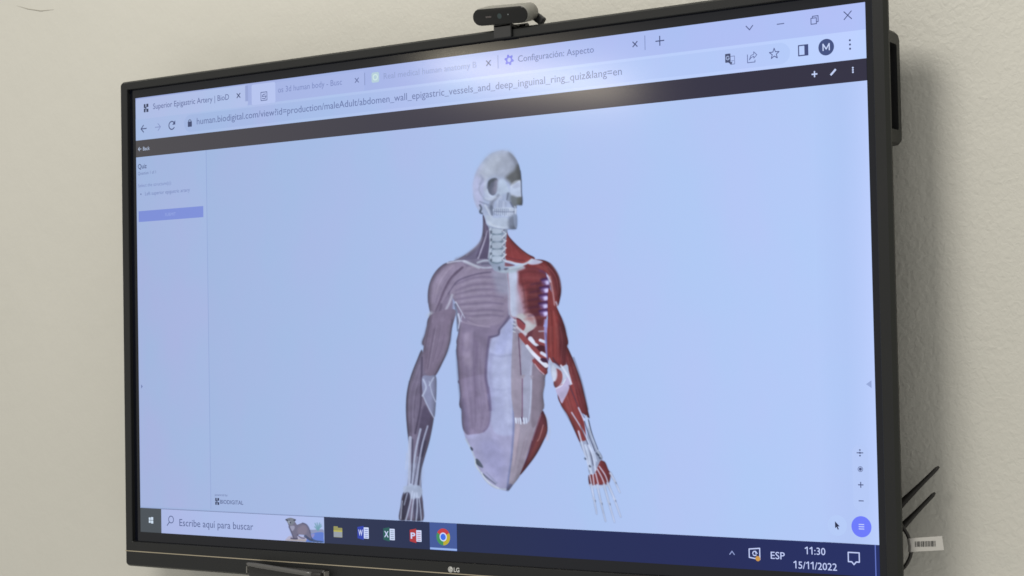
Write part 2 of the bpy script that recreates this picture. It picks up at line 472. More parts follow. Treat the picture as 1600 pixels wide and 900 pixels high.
# -- toolbar contents
bm = bmesh.new(); seg(bm, [(12.5, 52.4), (25, 52.4)], 1.7); seg(bm, [(18.4, 46.6), (12.6, 52.4), (18.4, 58.2)], 1.7); ui('back_icon', bm, (72, 82, 124), 5, (19, 52))
bm = bmesh.new(); seg(bm, [(45, 52.4), (57, 52.4)], 1.5); seg(bm, [(51.4, 46.6), (57.2, 52.4), (51.4, 58.2)], 1.5); ui('forward_icon', bm, (136, 150, 196), 5, (51, 52))
bm = bmesh.new(); flat_ring(bm, 82.8, -52.4, 5.6, 7.4, 25, 330); pol(bm, [(90.6, 44.6), (90.6, 51.6), (83.8, 51.6)]); ui('reload_icon', bm, (72, 82, 124), 5, (83, 52))
bm = bmesh.new(); rr(bm, 118.6, 49.6, 127.6, 58.2, .8); flat_ring(bm, 123.1, -49.6, 2.2, 3.5, 0, 180); ui('lock_icon', bm, (66, 76, 112), 5, (123, 52))
text('web_address', 'human.biodigital.com/view?id=production/maleAdult/abdomen_wall_epigastric_vessels_and_deep_inguinal_ring_quiz&lang=en', 138.5, 55.8, 790, 15.2, (104, 118, 166), 5)
bm = bmesh.new(); rr(bm, 1084.8, 44.5, 1092.6, 56.2, 1); pol(bm, [(1089, 56), (1095, 56), (1094, 60)]); ui('translate_icon', bm, (70, 78, 112), 5, (1090, 51))
bm = bmesh.new(); seg(bm, [(1093, 48.5), (1098.4, 48.5), (1098.4, 59), (1092, 59)], 1.0); seg(bm, [(1093.6, 54.6), (1097, 54.6)], 1)
ui('translate_page_icon', bm, (126, 138, 184), 5, (1096, 51))
bm = bmesh.new(); flat_ring(bm, 1088.7, -50.2, 1.9, 2.8, 40, 340); seg(bm, [(1088.7, 50.4), (1091, 50.4)], .8); ui('translate_glyph', bm, (176, 194, 236), 6, (1089, 51))
bm = bmesh.new(); seg(bm, [(1117, 49), (1117, 59.5), (1127.6, 59.5), (1127.6, 57)], 1.1); seg(bm, [(1119.6, 56), (1122, 50.6), (1126, 49.2), (1126, 46), (1130.4, 50.4), (1126, 54.4), (1126, 51.8), (1122.4, 53.2), (1119.6, 56)], 1.0); ui('share_icon', bm, (100, 112, 162), 5, (1123, 51))
bm = bmesh.new(); sp = [(1155 + (7.2 if q % 2 == 0 else 3.0) * math.sin(math.radians(36 * q)), 51.8 - (7.2 if q % 2 == 0 else 3.0) * math.cos(math.radians(36 * q))) for q in range(11)]
seg(bm, sp, 1.15); ui('star_icon', bm, (84, 94, 144), 5, (1155, 51))
bm = bmesh.new(); seg(bm, [(1189, 45.2), (1201.6, 45.2), (1201.6, 58.2), (1189, 58.2), (1189, 45.2)], 1.5); rr(bm, 1197, 45.2, 1202, 58.2); ui('side_panel_icon', bm, (66, 76, 122), 5, (1195, 51))
bm = bmesh.new(); disc(bm, 1226.8, 51.2, 10.6); ui('profile_badge', bm, (66, 80, 128), 5, (1226, 51))
bm = bmesh.new(); seg(bm, [(1222.6, 55.2), (1222.6, 47.0), (1226.8, 53.6), (1231.0, 47.0), (1231.0, 55.2)], 1.5); ui('profile_letter', bm, (200, 214, 250), 6, (1226, 51))
bm = bmesh.new()
for dv in (-5.4, 0, 5.4): disc(bm, 1258.8, 51.4 + dv, 1.35, 14)
ui('menu_dots', bm, (66, 76, 120), 5, (1258, 51))
# -- black page header
text('back_link', 'Back', 16.5, 88.6, 15.5, 8.8, (176, 190, 216), 5, bold=.01)
bm = bmesh.new(); seg(bm, [(5.6, 85.6), (12.4, 85.6)], 1.2); seg(bm, [(8.8, 82.6), (5.6, 85.6), (8.8, 88.6)], 1.2); ui('back_arrow', bm, (176, 190, 216), 5, (9, 85))
bm = bmesh.new(); seg(bm, [(1206.6, 84), (1213.4, 84)], 1.8); seg(bm, [(1210, 80.6), (1210, 87.4)], 1.8); ui('add_icon', bm, (196, 210, 246), 5, (1210, 84))
bm = bmesh.new(); seg(bm, [(1232.4, 87), (1238.4, 81.2)], 2.6); ui('pencil_icon', bm, (196, 210, 246), 5, (1235, 84))
bm = bmesh.new()
for dv in (-2.8, 0, 2.8): disc(bm, 1261.8, 84 + dv, 1.2, 12)
ui('more_dots', bm, (196, 210, 246), 5, (1261, 84))
# -- sidebar
text('quiz_title', 'Quiz', 4.4, 118.4, 20, 11.4, (66, 74, 116), 5, bold=.006)
text('quiz_count', 'Question 1 of 1', 4.2, 128.6, 41, 7.4, (112, 124, 170), 5)
text('quiz_prompt', 'Select the structure(s):', 4.2, 149.2, 76, 8.2, (126, 140, 188), 5)
bm = bmesh.new(); disc(bm, 10.4, 161, 1.3, 12); ui('bullet', bm, (96, 108, 156), 5, (10, 161))
text('quiz_item', 'Left superior epigastric artery', 20, 163.6, 101, 8.6, (118, 132, 182), 5)
rect('submit_button', 4.4, 189, 150, 207, (124, 142, 215), 4, r=.6)
text('submit_text', 'SUBMIT', 65, 200.6, 24, 7.4, (150, 168, 226), 5)
bm = bmesh.new(); pol(bm, [(5.6, 476.5), (9.2, 480), (5.6, 483.5)]); ui('panel_arrow', bm, (112, 126, 176), 5, (8, 480))
bm = bmesh.new(); pol(bm, [(1268.4, 480), (1275.6, 475.2), (1275.6, 484.8)]); ui('panel_arrow', bm, (150, 168, 216), 5, (1270, 480))
# -- maker's line under the picture
text('credit_small', 'powered by', 167, 655.2, 27, 5.4, (104, 116, 160), 5)
mark(171.5, 664, .72, 'credit_mark', (46, 54, 84))
text('credit_name', 'BIODIGITAL', 178.2, 667.4, 49, 9.0, (84, 94, 136), 5, bold=.006)
# -- view tools on the right
rect('zoom_rail', 1247.5, 556, 1268.5, 638, (180, 200, 246), 2, r=10, at=(1257, 600))
ic = (78, 88, 130)
bm = bmesh.new(); seg(bm, [(1254, 565.9), (1262, 565.9)], 1.2); disc(bm, 1258, 562.4, 1.1, 12); disc(bm, 1258, 569.4, 1.1, 12); disc(bm, 1258, 565.9, 1.3, 12); ui('pan_icon', bm, ic, 5, (1258, 566))
bm = bmesh.new(); disc(bm, 1258, 586.3, 2.0, 16); flat_ring(bm, 1258, -586.3, 2.8, 3.5); ui('recentre_icon', bm, ic, 5, (1258, 586))
bm = bmesh.new(); seg(bm, [(1254.8, 605.9), (1261.2, 605.9)], 1.3); seg(bm, [(1258, 602.6), (1258, 609.2)], 1.3); ui('zoom_in_icon', bm, ic, 5, (1258, 606))
bm = bmesh.new(); seg(bm, [(1255, 625.9), (1261, 625.9)], 1.2); ui('zoom_out_icon', bm, ic, 5, (1258, 626))
bm = bmesh.new(); disc(bm, 1225, 658, 13); ui('cursor_halo', bm, (180, 202, 247), 2, (1225, 658))
bm = bmesh.new(); pol(bm, [(1222.4, 652.8), (1228.6, 659), (1225.8, 659.2), (1227.4, 662.6), (1225.8, 663.2), (1224.4, 659.8), (1222.4, 661.4)]); ui('mouse_cursor', bm, (38, 44, 74), 5, (1225, 658))
bm = bmesh.new(); disc(bm, 1257.4, 658.2, 13.2); ui('menu_button', bm, (108, 122, 250), 4, (1257, 658))
bm = bmesh.new()
for dv in (-2.8, 0, 2.8): seg(bm, [(1254.2, 658.2 + dv), (1260.8, 658.2 + dv)], 1.2)
ui('menu_button_lines', bm, (196, 208, 252), 5, (1257, 658))
# -- taskbar
grad_strip('taskbar', 0, 679.6, 1280, 720, [(56, 64, 88), (46, 53, 80), (38, 47, 78), (28, 40, 78), (24, 36, 84), (24, 34, 86), (24, 38, 98)], 1)  # paler left end is the panel's angled backlight leak, painted in
rect('start_button', 0, 680.2, 47.6, 720, (72, 79, 86), 3)
bm = bmesh.new(); rr(bm, 19.4, 695.6, 23.6, 699.6); rr(bm, 24.4, 694.8, 29.4, 699.6); rr(bm, 19.4, 700.4, 23.6, 704.4); rr(bm, 24.4, 700.4, 29.4, 705.2); ui('start_icon', bm, (206, 222, 240), 5, (24, 700))
rect('search_box', 47.6, 680.8, 391, 720, (178, 194, 240), 3, tint=.03, at=(560, 700))
rect('search_box_edge', 0, 679.2, 391, 680.4, (148, 166, 210), 4)
bm = bmesh.new(); flat_ring(bm, 69.8, -697.0, 4.8, 6.2); seg(bm, [(66, 701.2), (60.8, 707)], 1.5); ui('search_icon', bm, (82, 94, 138), 5, (67, 700))
text('search_text', 'Escribe aquí para buscar', 88.4, 706.6, 159, 16.4, (86, 98, 142), 5)
# file folder
bm = bmesh.new(); rr(bm, 409.6, 693.4, 418, 700, 1); rr(bm, 409.6, 695.4, 426.6, 710, 1); ui('folder_icon', bm, (152, 150, 96), 4, (418, 701))
bm = bmesh.new(); pol(bm, [(409.8, 700.6), (426.4, 700), (426.4, 709.6), (409.8, 709.6)]); ui('folder_front', bm, (150, 158, 168), 5, (418, 701))
bm = bmesh.new(); rr(bm, 409.8, 699.4, 426.4, 701.6); ui('folder_band', bm, (182, 178, 88), 6, (418, 701))
# document icons: a coloured cover with its letter and a ruled white sheet
def doc(u, letter, cover, k=4):
    bm = bmesh.new(); rr(bm, u + 1, 692.6, u + 11.6, 709.4, .6); ui('document_sheet', bm, (206, 218, 250), k, (u, 701))
    bm = bmesh.new()
    for q in range(5): seg(bm, [(u + 4.2, 695.6 + q * 2.9), (u + 9.8, 695.6 + q * 2.9)], .8)
    ui('document_rules', bm, cover, k + 1, (u, 701))
    bm = bmesh.new(); pol(bm, [(u - 9.6, 692.6), (u + 2.4, 690.4), (u + 2.4, 711.6), (u - 9.6, 709.4)]); ui('document_cover', bm, cover, k + 2, (u, 701))
    text('document_letter', letter, u - 7.8, 705.2, 8.4, 12.4, (200, 210, 246), k + 3, bold=.03)
doc(465.6, 'W', (50, 68, 172)); doc(514.4, 'X', (42, 92, 90)); doc(563.6, 'P', (172, 56, 62))
rect('active_app_tile', 590, 680, 638.6, 720, (66, 88, 152), 3)
rect('active_app_line', 590.4, 716.6, 638.4, 719.4, (150, 178, 236), 4)
for nm, a0, a1, c in (('browser_icon_red', 30, 150, (196, 62, 66)), ('browser_icon_green', 150, 270, (66, 142, 92)), ('browser_icon_yellow', 270, 390, (186, 170, 52))):
    bm = bmesh.new(); flat_ring(bm, 614.4, -700.4, 5.0, 12.2, a0, a1); ui(nm, bm, c, 4, (614, 700))
bm = bmesh.new(); disc(bm, 614.4, 700.4, 6.4); ui('browser_icon_rim', bm, (206, 220, 250), 5, (614, 700))
bm = bmesh.new(); disc(bm, 614.4, 700.4, 4.7); ui('browser_icon_centre', bm, (60, 110, 232), 6, (614, 700))
# tray
LT = (196, 208, 250)
ONES = [(1183.9, 696.2), (1190.3, 696.2), (1167.8, 715.0), (1185.1, 715.0), (1191.3, 715.0)]   # the digits 1: stem with a flag
bm = bmesh.new(); seg(bm, [(1074.6, 702), (1078, 697.8), (1081.4, 702)], 1.2); ui('tray_chevron', bm, (150, 164, 214), 5, (1078, 700))
bm = bmesh.new(); seg(bm, [(1102.6, 693.6), (1117.6, 692), (1117.6, 706.4), (1102.6, 704.4), (1102.6, 693.6)], 1.5); ui('tray_monitor_icon', bm, LT, 5, (1110, 700))
bm = bmesh.new(); flat_ring(bm, 1110.4, -699, 2.0, 3.4, 20, 200); flat_ring(bm, 1110.4, -699, 2.0, 3.4, 210, 330); pol(bm, [(1111.6, 695), (1115, 699.4), (1111.2, 699)]); ui('tray_sync_glyph', bm, LT, 5, (1110, 699))
bm = bmesh.new(); disc(bm, 1114.8, 705.4, 3.4); ui('tray_alert_dot', bm, (200, 150, 76), 6, (1115, 705))
text('language_text', 'ESP', 1133, 704.6, 19.6, 13.2, LT, 5, bold=.004)
text('clock_time', ':30', 1193.4, 696.2, 15.0, 13.0, LT, 5, bold=.004)
text('clock_date', '5/', 1171.2, 715.0, 9.8, 13.0, LT, 5, bold=.004)
text('clock_date', '/2022', 1193.4, 715.0, 30.1, 13.0, LT, 5, bold=.004)
bm = bmesh.new()
for u_, v_ in ONES: seg(bm, [(u_, v_ - .4), (u_, v_ - 9.0), (u_ - 2.8, v_ - 7.2)], 1.35)
ui('clock_ones', bm, LT, 6, (1190, 700))
bm = bmesh.new(); seg(bm, [(1239, 691), (1253.6, 691), (1253.6, 702.6), (1249.4, 702.6), (1246.4, 706), (1243.4, 702.6), (1239, 702.6), (1239, 691)], 1.5); ui('message_icon', bm, LT, 5, (1246, 698))
rect('show_desktop_line', 1274.2, 680, 1275.6, 720, (98, 116, 196), 4)

# ------------------------------------------------------------------ painted pictures shown on the display
# The pictures are traced on the photograph; H carries a traced point onto the flat screen.
K_ = np.array([[CAM_F, 0, -800], [0, -CAM_F, -450], [0, 0, -1.0]])
A_ = np.array([[S, 0, -WS / 2], [0, 0, 0], [0, -S, HS / 2]], float); A_[:, 2] -= CAM_C
HI = np.linalg.inv(K_ @ CAM_R.T @ A_)
def to_ui(x, y):
    a = HI @ np.stack([x, y, np.ones_like(x)]); return a[0] / a[2], a[1] / a[2]

class Paint:
    def __init__(s, x0, y0, x1, y1, step):
        s.x0, s.y0, s.st = x0, y0, step
        s.w = int((x1 - x0) / step) + 1; s.h = int((y1 - y0) / step) + 1
        s.C = np.zeros((s.h, s.w, 3)); s.A = np.zeros((s.h, s.w)); s.o = (0, 0, 1); s.clip = None
    def frame(s, ox, oy, sc): s.o = (ox, oy, sc); return s
    def tr(s, P): P = np.array(P, float); return P / s.o[2] + np.array(s.o[:2])
    def region(s, P, pad):
        a = np.floor((P.min(0) - pad - (s.x0, s.y0)) / s.st).astype(int); b = np.ceil((P.max(0) + pad - (s.x0, s.y0)) / s.st).astype(int)
        i0, j0 = max(a[0], 0), max(a[1], 0); i1, j1 = min(b[0] + 1, s.w), min(b[1] + 1, s.h)
        if i1 <= i0 or j1 <= j0: return None
        X, Y = np.meshgrid(s.x0 + np.arange(i0, i1) * s.st, s.y0 + np.arange(j0, j1) * s.st)
        return (slice(j0, j1), slice(i0, i1)), X, Y
    def comp(s, sl, cov, rgb, over=True):
        c = np.array(rgb[:3], float) / 255
        if s.clip is not None: cov = cov * s.clip[sl]
        if over is False: cov = cov * s.A[sl]          # only where something is already painted
        a = s.A[sl]; na = cov + a * (1 - cov)
        s.C[sl] = np.where(na[..., None] > 1e-6, (c * cov[..., None] + s.C[sl] * (a * (1 - cov))[..., None]) / np.maximum(na, 1e-6)[..., None], s.C[sl])
        s.A[sl] = na
    def cov_poly(s, P, X, Y, blur):
        ins = np.zeros(X.shape, bool); d2 = np.full(X.shape, 1e9)
        for (ax, ay), (bx, by) in zip(P, np.roll(P, -1, 0)):
            if (ay > Y.min() - 1e9):
                c = ((ay > Y) != (by > Y))
                with np.errstate(divide='ignore', invalid='ignore'): xi = (bx - ax) * (Y - ay) / (by - ay if by != ay else 1e-9) + ax
                ins ^= c & (X < xi)
            dx, dy = bx - ax, by - ay; L2 = dx * dx + dy * dy + 1e-9
            t = np.clip(((X - ax) * dx + (Y - ay) * dy) / L2, 0, 1)
            d2 = np.minimum(d2, (X - ax - t * dx) ** 2 + (Y - ay - t * dy) ** 2)
        sd = np.sqrt(d2) * np.where(ins, 1, -1); t = np.clip(.5 + sd / blur, 0, 1)
        return t * t * (3 - 2 * t)
    def poly(s, P, rgb, a=1.0, blur=1.2, smooth=True, over=True, clip=None):
        P = s.tr(P)
        if smooth: P = catmull(P, 5, True)
        r = s.region(P, blur)
        if r is None: return
        sl, X, Y = r; s.comp(sl, s.cov_poly(P, X, Y, blur) * a, rgb, over)
    def line(s, P, w, rgb, a=1.0, blur=1.0, over=True, smooth=True):
        """w: width in photo pixels, one value or (start, end)"""
        P = s.tr(P)
        if smooth and len(P) > 2: P = catmull(P, 5)
        w0, w1 = (w if hasattr(w, '__len__') else (w, w)); r = s.region(P, max(w0, w1) / 2 + blur)
        if r is None: return
        sl, X, Y = r; cov = np.zeros(X.shape); n = len(P) - 1
        for i in range(n):
            (ax, ay), (bx, by) = P[i], P[i + 1]; dx, dy = bx - ax, by - ay; L2 = dx * dx + dy * dy + 1e-9
            t = np.clip(((X - ax) * dx + (Y - ay) * dy) / L2, 0, 1); ww = w0 + (w1 - w0) * (i + t) / n
            d = np.sqrt((X - ax - t * dx) ** 2 + (Y - ay - t * dy) ** 2)
            cov = np.maximum(cov, np.clip(.5 + (ww / 2 - d) / blur, 0, 1))
        s.comp(sl, cov * a, rgb, over)
    def fibres(s, A, B, n, cols, w=1.0, a=.35, blur=1.2, jit=.03):
        """strands running from the left border A to the right border B, between the two polylines"""
        A = catmull(s.tr(A), 6); B = catmull(s.tr(B), 6)
        ia = np.linspace(0, 1, 24); f = lambda Q: np.stack([np.interp(ia, np.linspace(0, 1, len(Q)), Q[:, k]) for k in (0, 1)], 1)
        A, B = f(A), f(B); o = s.o; s.o = (0, 0, 1)
        for q in range(n):
            t = random.uniform(.02, .98); e = random.uniform(-jit, jit)
            k0 = random.randint(0, 8); k1 = random.randint(14, 24)
            tt = np.clip(t + e * np.linspace(-1, 1, 24), 0, 1)[:, None]; Q = A * (1 - tt) + B * tt
            s.line(Q[k0:k1][::2], (w * .7, w * .5), random.choice(cols), a * random.uniform(.5, 1), blur, over=False, smooth=False)
        s.o = o
    def mesh(s, name, k):
        keep = s.A > .012
        fm = keep[:-1, :-1] | keep[1:, :-1] | keep[:-1, 1:] | keep[1:, 1:]
        vm = np.zeros_like(keep); vm[:-1, :-1] |= fm; vm[1:, :-1] |= fm; vm[:-1, 1:] |= fm; vm[1:, 1:] |= fm
        idx = -np.ones(vm.shape, int); idx[vm] = np.arange(vm.sum()); jj, ii = np.nonzero(vm)
        u, v = to_ui(s.x0 + ii * s.st, s.y0 + jj * s.st)
        co = np.stack([u, -v, np.zeros_like(u)], 1).astype('f')
        fj, fi = np.nonzero(fm); q = np.stack([idx[fj, fi], idx[fj + 1, fi], idx[fj + 1, fi + 1], idx[fj, fi + 1]], 1)
        me = bpy.data.meshes.new(name); me.vertices.add(len(co)); me.vertices.foreach_set('co', co.ravel())
        me.loops.add(q.size); me.loops.foreach_set('vertex_index', q.ravel().astype('i')); me.polygons.add(len(q))
        me.polygons.foreach_set('loop_start', np.arange(0, q.size, 4, dtype='i')); me.update(calc_edges=True); me.validate()
        rgb = s.C[vm]; l = np.where(rgb <= .04045, rgb / 12.92, ((rgb + .055) / 1.055) ** 2.4)
        X = np.stack([(u - 640) * S, 0 * u, (360 - v) * S], 1); d = CAM_C - X; fo_ = -d[:, 1] / np.linalg.norm(d, axis=1)
        l = np.maximum(l - SPILL, 0) / fo_[:, None]
        at = me.color_attributes.new('pixels', 'FLOAT_COLOR', 'POINT')
        at.data.foreach_set('color', np.concatenate([l, s.A[vm][:, None]], 1).astype('f').ravel())
        o = link(name, me, PIXELS, screen); place(o, k); return o

# ---- the anatomical figure
p = Paint(618, 228, 980, 822, 0.9)
SK = (700, 225, 4.5); CH = (650, 370, 5.296); AB = (690, 480, 5.625); PE = (700, 600, 5.0); LF = (610, 540, 3.214); RF = (840, 540, 3.214); OV = (600, 220, 1.5)
MG = (128, 122, 150); MGd = (90, 84, 110); MGl = (160, 156, 184); BONE = (178, 192, 218); BONEd = (112, 124, 148); WH = (190, 205, 236)
RED = (134, 66, 72); REDd = (92, 46, 58); REDl = (172, 104, 108)

# neck muscles and trapezius
p.frame(*SK)
p.poly([(250, 495), (246, 560), (240, 640), (215, 700), (150, 760), (70, 808), (20, 832), (120, 842), (220, 845), (310, 838), (330, 780), (320, 640), (315, 580)], (112, 110, 138))
p.poly([(252, 500), (252, 600), (240, 680), (200, 800), (260, 830), (300, 820), (305, 700), (300, 590)], (92, 88, 116), .85, 3)
p.line([(246, 660), (205, 720), (120, 785), (60, 812)], (3, 5), (152, 150, 176), .55, 4)
p.line([(262, 560), (262, 660), (226, 760)], 3, (140, 136, 162), .5, 3)
p.line([(250, 520), (246, 620), (218, 700), (130, 780)], (1.4, 2.6), (160, 162, 190), .55, 1.6)
p.line([(278, 610), (258, 680), (225, 770), (205, 828)], (1.2, 3.2), (172, 174, 200), .8, 1.6)
p.line([(262, 640), (235, 720), (212, 790)], (1, 1.4), (72, 68, 96), .6, 1.2)
p.poly([(395, 600), (414, 605), (432, 650), (500, 722), (560, 770), (612, 800), (590, 840), (500, 838), (410, 815), (395, 700)], (156, 70, 78))
p.poly([(400, 700), (430, 680), (520, 760), (560, 812), (480, 832), (405, 810)], (142, 60, 70), .7, 5)
p.line([(425, 650), (498, 728), (600, 800)], 1.2, (104, 58, 84), .6, 1.4)
p.line([(408, 790), (470, 810), (540, 822)], 1.4, (104, 52, 74), .6, 1.6)
p.fibres([(400, 610), (405, 700), (415, 810)], [(430, 650), (520, 742), (600, 810)], 12, [REDl, REDd], a=.25)

# torso, left (dimmed) half
p.frame(*CH)
p.poly([(400, 196), (640, 190), (650, 300), (520, 290), (430, 250)], (126, 124, 152))
p.poly([(185, 560), (240, 420), (310, 380), (340, 470), (322, 520), (298, 480), (276, 520), (266, 640), (262, 900), (62, 900), (76, 800), (100, 700), (122, 620)], (124, 118, 144))
p.poly([(262, 212), (340, 200), (430, 205), (520, 240), (640, 262), (775, 282), (790, 400), (785, 600), (770, 720), (700, 900), (520, 930), (345, 900), (350, 790), (352, 690), (330, 560), (290, 480), (250, 400), (240, 300)], MG)
p.frame(*AB)
p.poly([(150, 60), (152, 200), (136, 300), (129, 385), (140, 490), (150, 620), (163, 760), (180, 900), (460, 900), (660, 900), (650, 100), (500, 40), (300, 20)], MG)
p.frame(*PE)
p.poly([(110, -40), (100, 30), (106, 140), (108, 290), (122, 365), (160, 420), (200, 500), (330, 520), (520, 420), (520, -60)], (134, 128, 158))
# torso fascia (pale sheath and lower apron)
p.frame(*PE)
p.poly([(122, 360), (150, 395), (200, 392), (270, 380), (318, 330), (336, 200), (320, 60), (520, -40), (524, 300), (516, 500), (492, 700), (474, 826), (400, 820), (350, 805), (292, 755), (258, 700), (218, 610), (180, 505), (140, 425)], (160, 163, 200), 1, 2.2)
p.poly([(250, 470), (360, 440), (440, 560), (440, 700), (380, 740), (300, 650)], (142, 146, 186), .55, 22)
p.poly([(350, -100), (500, -100), (500, 250), (370, 260)], (172, 182, 220), .6, 16)
p.line([(340, 285), (430, 300), (508, 280)], 3, (142, 150, 184), .45, 4)
p.line([(140, 430), (180, 505), (212, 585), (222, 640), (262, 700), (300, 755), (352, 800), (410, 820), (470, 822)], 2.2, (176, 190, 210), .8, 1.8)
p.poly([(178, 490), (196, 505), (192, 522), (178, 508)], (78, 86, 110), .85, 1.8)
p.poly([(220, 585), (238, 590), (262, 620), (276, 650), (262, 652), (235, 635), (216, 615)], (84, 94, 112), .85, 2)
p.line([(215, 600), (222, 640), (250, 680)], 2, (196, 208, 224), .7, 1.4)
p.line([(275, 705), (318, 740), (372, 780)], (2.6, 1.6), (98, 108, 130), .8, 1.8)
p.line([(262, 690), (292, 740), (340, 782), (396, 812)], 1.8, (196, 208, 226), .8, 1.4)
p.line([(300, 690), (340, 730), (385, 775)], 1.4, (120, 130, 156), .6, 1.6)
p.frame(*AB)
p.poly([(606, 88), (560, 140), (515, 188), (505, 236), (450, 262), (425, 320), (408, 410), (400, 520), (402, 640), (424, 760), (432, 900), (436, 1010), (470, 1100), (560, 1130), (636, 1100), (640, 910), (642, 300), (636, 120)], (166, 174, 211), 1, 6)
p.poly([(430, 450), (600, 440), (620, 700), (460, 720), (425, 600)], (178, 188, 224), .4, 22)
p.poly([(520, 240), (610, 140), (622, 380), (470, 400)], (166, 176, 220), .6, 8)
p.line([(430, 412), (520, 432), (620, 415)], 2.6, (142, 150, 186), .6, 4)
p.line([(418, 712), (520, 730), (624, 712)], 2.6, (150, 158, 194), .5, 4)
p.line([(600, 300), (560, 500), (570, 760), (590, 1000)], (5, 9), (186, 196, 230), .45, 8)
p.line([(440, 420), (425, 560), (440, 740), (452, 900)], 5, (146, 150, 190), .5, 6)
p.line([(420, 262), (408, 360), (396, 480), (390, 620), (412, 740), (428, 900)], (2.6, 4), (94, 88, 122), .75, 4)
p.line([(440, 262), (500, 238), (514, 190), (560, 140), (604, 92)], 2.4, (104, 100, 132), .7, 2.4)
# midline
p.frame(*AB); p.line([(640, 150), (640, 400), (638, 640), (636, 900)], 4, (126, 138, 174), .7, 4)
p.line([(622, 110), (626, 300), (624, 700), (622, 900)], 2, (184, 196, 226), .4, 3)
p.frame(*PE); p.line([(516, 0), (516, 260), (510, 440), (494, 620), (476, 740), (468, 826)], (3.4, 4), (112, 122, 162), .8, 3)
# left muscle shading: external oblique and rectus border
p.frame(*AB)
p.fibres([(150, 100), (134, 380), (160, 760), (182, 900)], [(400, 280), (385, 500), (400, 720), (430, 900)], 22, [MGl, MGd, (140, 128, 152)], w=2.4, a=.2, blur=3)
p.poly([(200, 240), (250, 230), (240, 340), (205, 360)], (158, 152, 178), .5, 8)
p.poly([(190, 400), (250, 395), (270, 520), (210, 500)], (156, 150, 176), .5, 10)
p.line([(135, 380), (150, 620), (180, 900)], 3, (108, 104, 136), .6, 4)
p.line([(300, 300), (310, 420), (290, 560), (300, 720), (330, 880)], 4, (108, 100, 130), .45, 6)
p.line([(160, 120), (260, 150), (360, 160), (440, 150)], 1.8, (166, 160, 184), .5, 2.6)
p.frame(*PE)
p.fibres([(95, 0), (108, 200), (140, 380)], [(320, 60), (330, 220), (290, 370)], 14, [MGl, MGd], w=2.2, a=.22, blur=3)
p.poly([(106, 150), (120, 340), (170, 390), (160, 260), (130, 120)], (112, 108, 140), .5, 6)
p.line([(318, 30), (334, 180), (322, 310), (280, 372)], 2.4, (112, 106, 140), .6, 3)
# pectoral, left
p.frame(*CH)
p.poly([(300, 340), (360, 290), (440, 245), (560, 258), (640, 285), (760, 300), (775, 420), (772, 560), (745, 660), (690, 720), (610, 735), (500, 720), (400, 650), (340, 560), (290, 480), (275, 420)], (138, 132, 158), 1, 4, over=False)
for yy, bend, al in ((330, 60, .6), (390, 55, .55), (440, 40, .5), (490, 30, .55), (545, 18, .6), (600, 8, .55), (655, 0, .5)):
    x0 = 330 if yy < 560 else 400
    yy += random.uniform(-9, 9)
    p.line([(x0, yy + bend), (460, yy + 8), (600, yy - 2), (720, yy + 10)], (2.0, 2.6), (104, 98, 128), al * .85, 3.2, over=False)
    p.line([(x0 + 50, yy + bend * .7 + 24), (480, yy + 30), (620, yy + 24)], (2.0, 2.0), (160, 156, 182), al * .8, 3.0, over=False)
p.line([(265, 470), (330, 380), (400, 340), (520, 305), (620, 292)], (2, 1.6), (84, 80, 108), .75, 2.6)
p.line([(240, 430), (290, 350), (380, 285), (470, 250)], 3.0, (160, 154, 178), .5, 4)
p.poly([(640, 290), (770, 296), (778, 460), (690, 470), (650, 380)], (150, 160, 186), .55, 14, over=False)
p.line([(772, 300), (778, 460), (782, 640)], 3.2, (146, 164, 186), .8, 3)
p.line([(780, 650), (730, 720), (692, 770), (682, 812), (618, 830)], 2.8, (92, 88, 116), .7, 2.6, over=False)
p.line([(430, 700), (520, 735), (610, 745)], 1.8, (168, 162, 186), .55, 2.6)
# deltoid left
p.poly([(262, 214), (205, 242), (152, 300), (115, 375), (98, 465), (103, 560), (122, 640), (150, 665), (200, 600), (235, 520), (290, 430), (350, 340), (420, 265), (380, 215)], (136, 130, 156))
p.fibres([(205, 242), (120, 380), (110, 600)], [(400, 250), (290, 400), (190, 600)], 16, [MGl, MGd], w=2.0, a=.3, blur=2.6)
p.line([(250, 225), (170, 300), (118, 400), (104, 540)], 2.4, (108, 102, 130), .5, 3.6)
p.line([(385, 255), (300, 330), (240, 430), (200, 530), (165, 620)], (3.2, 2), (88, 80, 104), .85, 3)
p.line([(300, 240), (220, 330), (170, 460)], 5, (158, 152, 176), .45, 7)
# axilla streaks
p.line([(330, 540), (360, 590), (405, 672)], (2.0, .8), (196, 208, 232), .85, 1.2)
p.line([(325, 560), (340, 660), (345, 780)], (3.6, 1.6), (104, 108, 132), .85, 1.8)
p.line([(352, 640), (362, 700), (352, 760)], (3, 1.2), (196, 210, 236), .8, 1.4)
p.line([(385, 640), (372, 680), (378, 700)], 1.4, (186, 198, 226), .7, 1.2)

# torso, right half: transparent abdominal wall
p.frame(*AB)
p.poly([(634, 150), (690, 200), (740, 300), (800, 400), (900, 560), (918, 590), (905, 640), (892, 760), (886, 910), (632, 910)], (150, 148, 170), 1, 1.6)
p.poly([(644, 220), (690, 232), (700, 560), (705, 910), (640, 910)], (146, 142, 164), .9, 3)
p.poly([(712, 300), (780, 400), (800, 560), (790, 910), (712, 910), (700, 500)], (156, 162, 190), .85, 4)
p.poly([(780, 560), (800, 520), (790, 910), (755, 910)], (178, 186, 214), .8, 5)
p.poly([(806, 460), (900, 580), (915, 600), (890, 760), (884, 910), (796, 910)], (128, 122, 142), .9, 3)
p.line([(905, 640), (890, 760), (884, 900)], 2.4, (102, 96, 120), .6, 3)
p.line([(676, 232), (684, 360), (692, 480), (702, 640), (712, 780), (708, 900)], 1.3, (92, 72, 100), .9, 1.1)
p.frame(*PE)
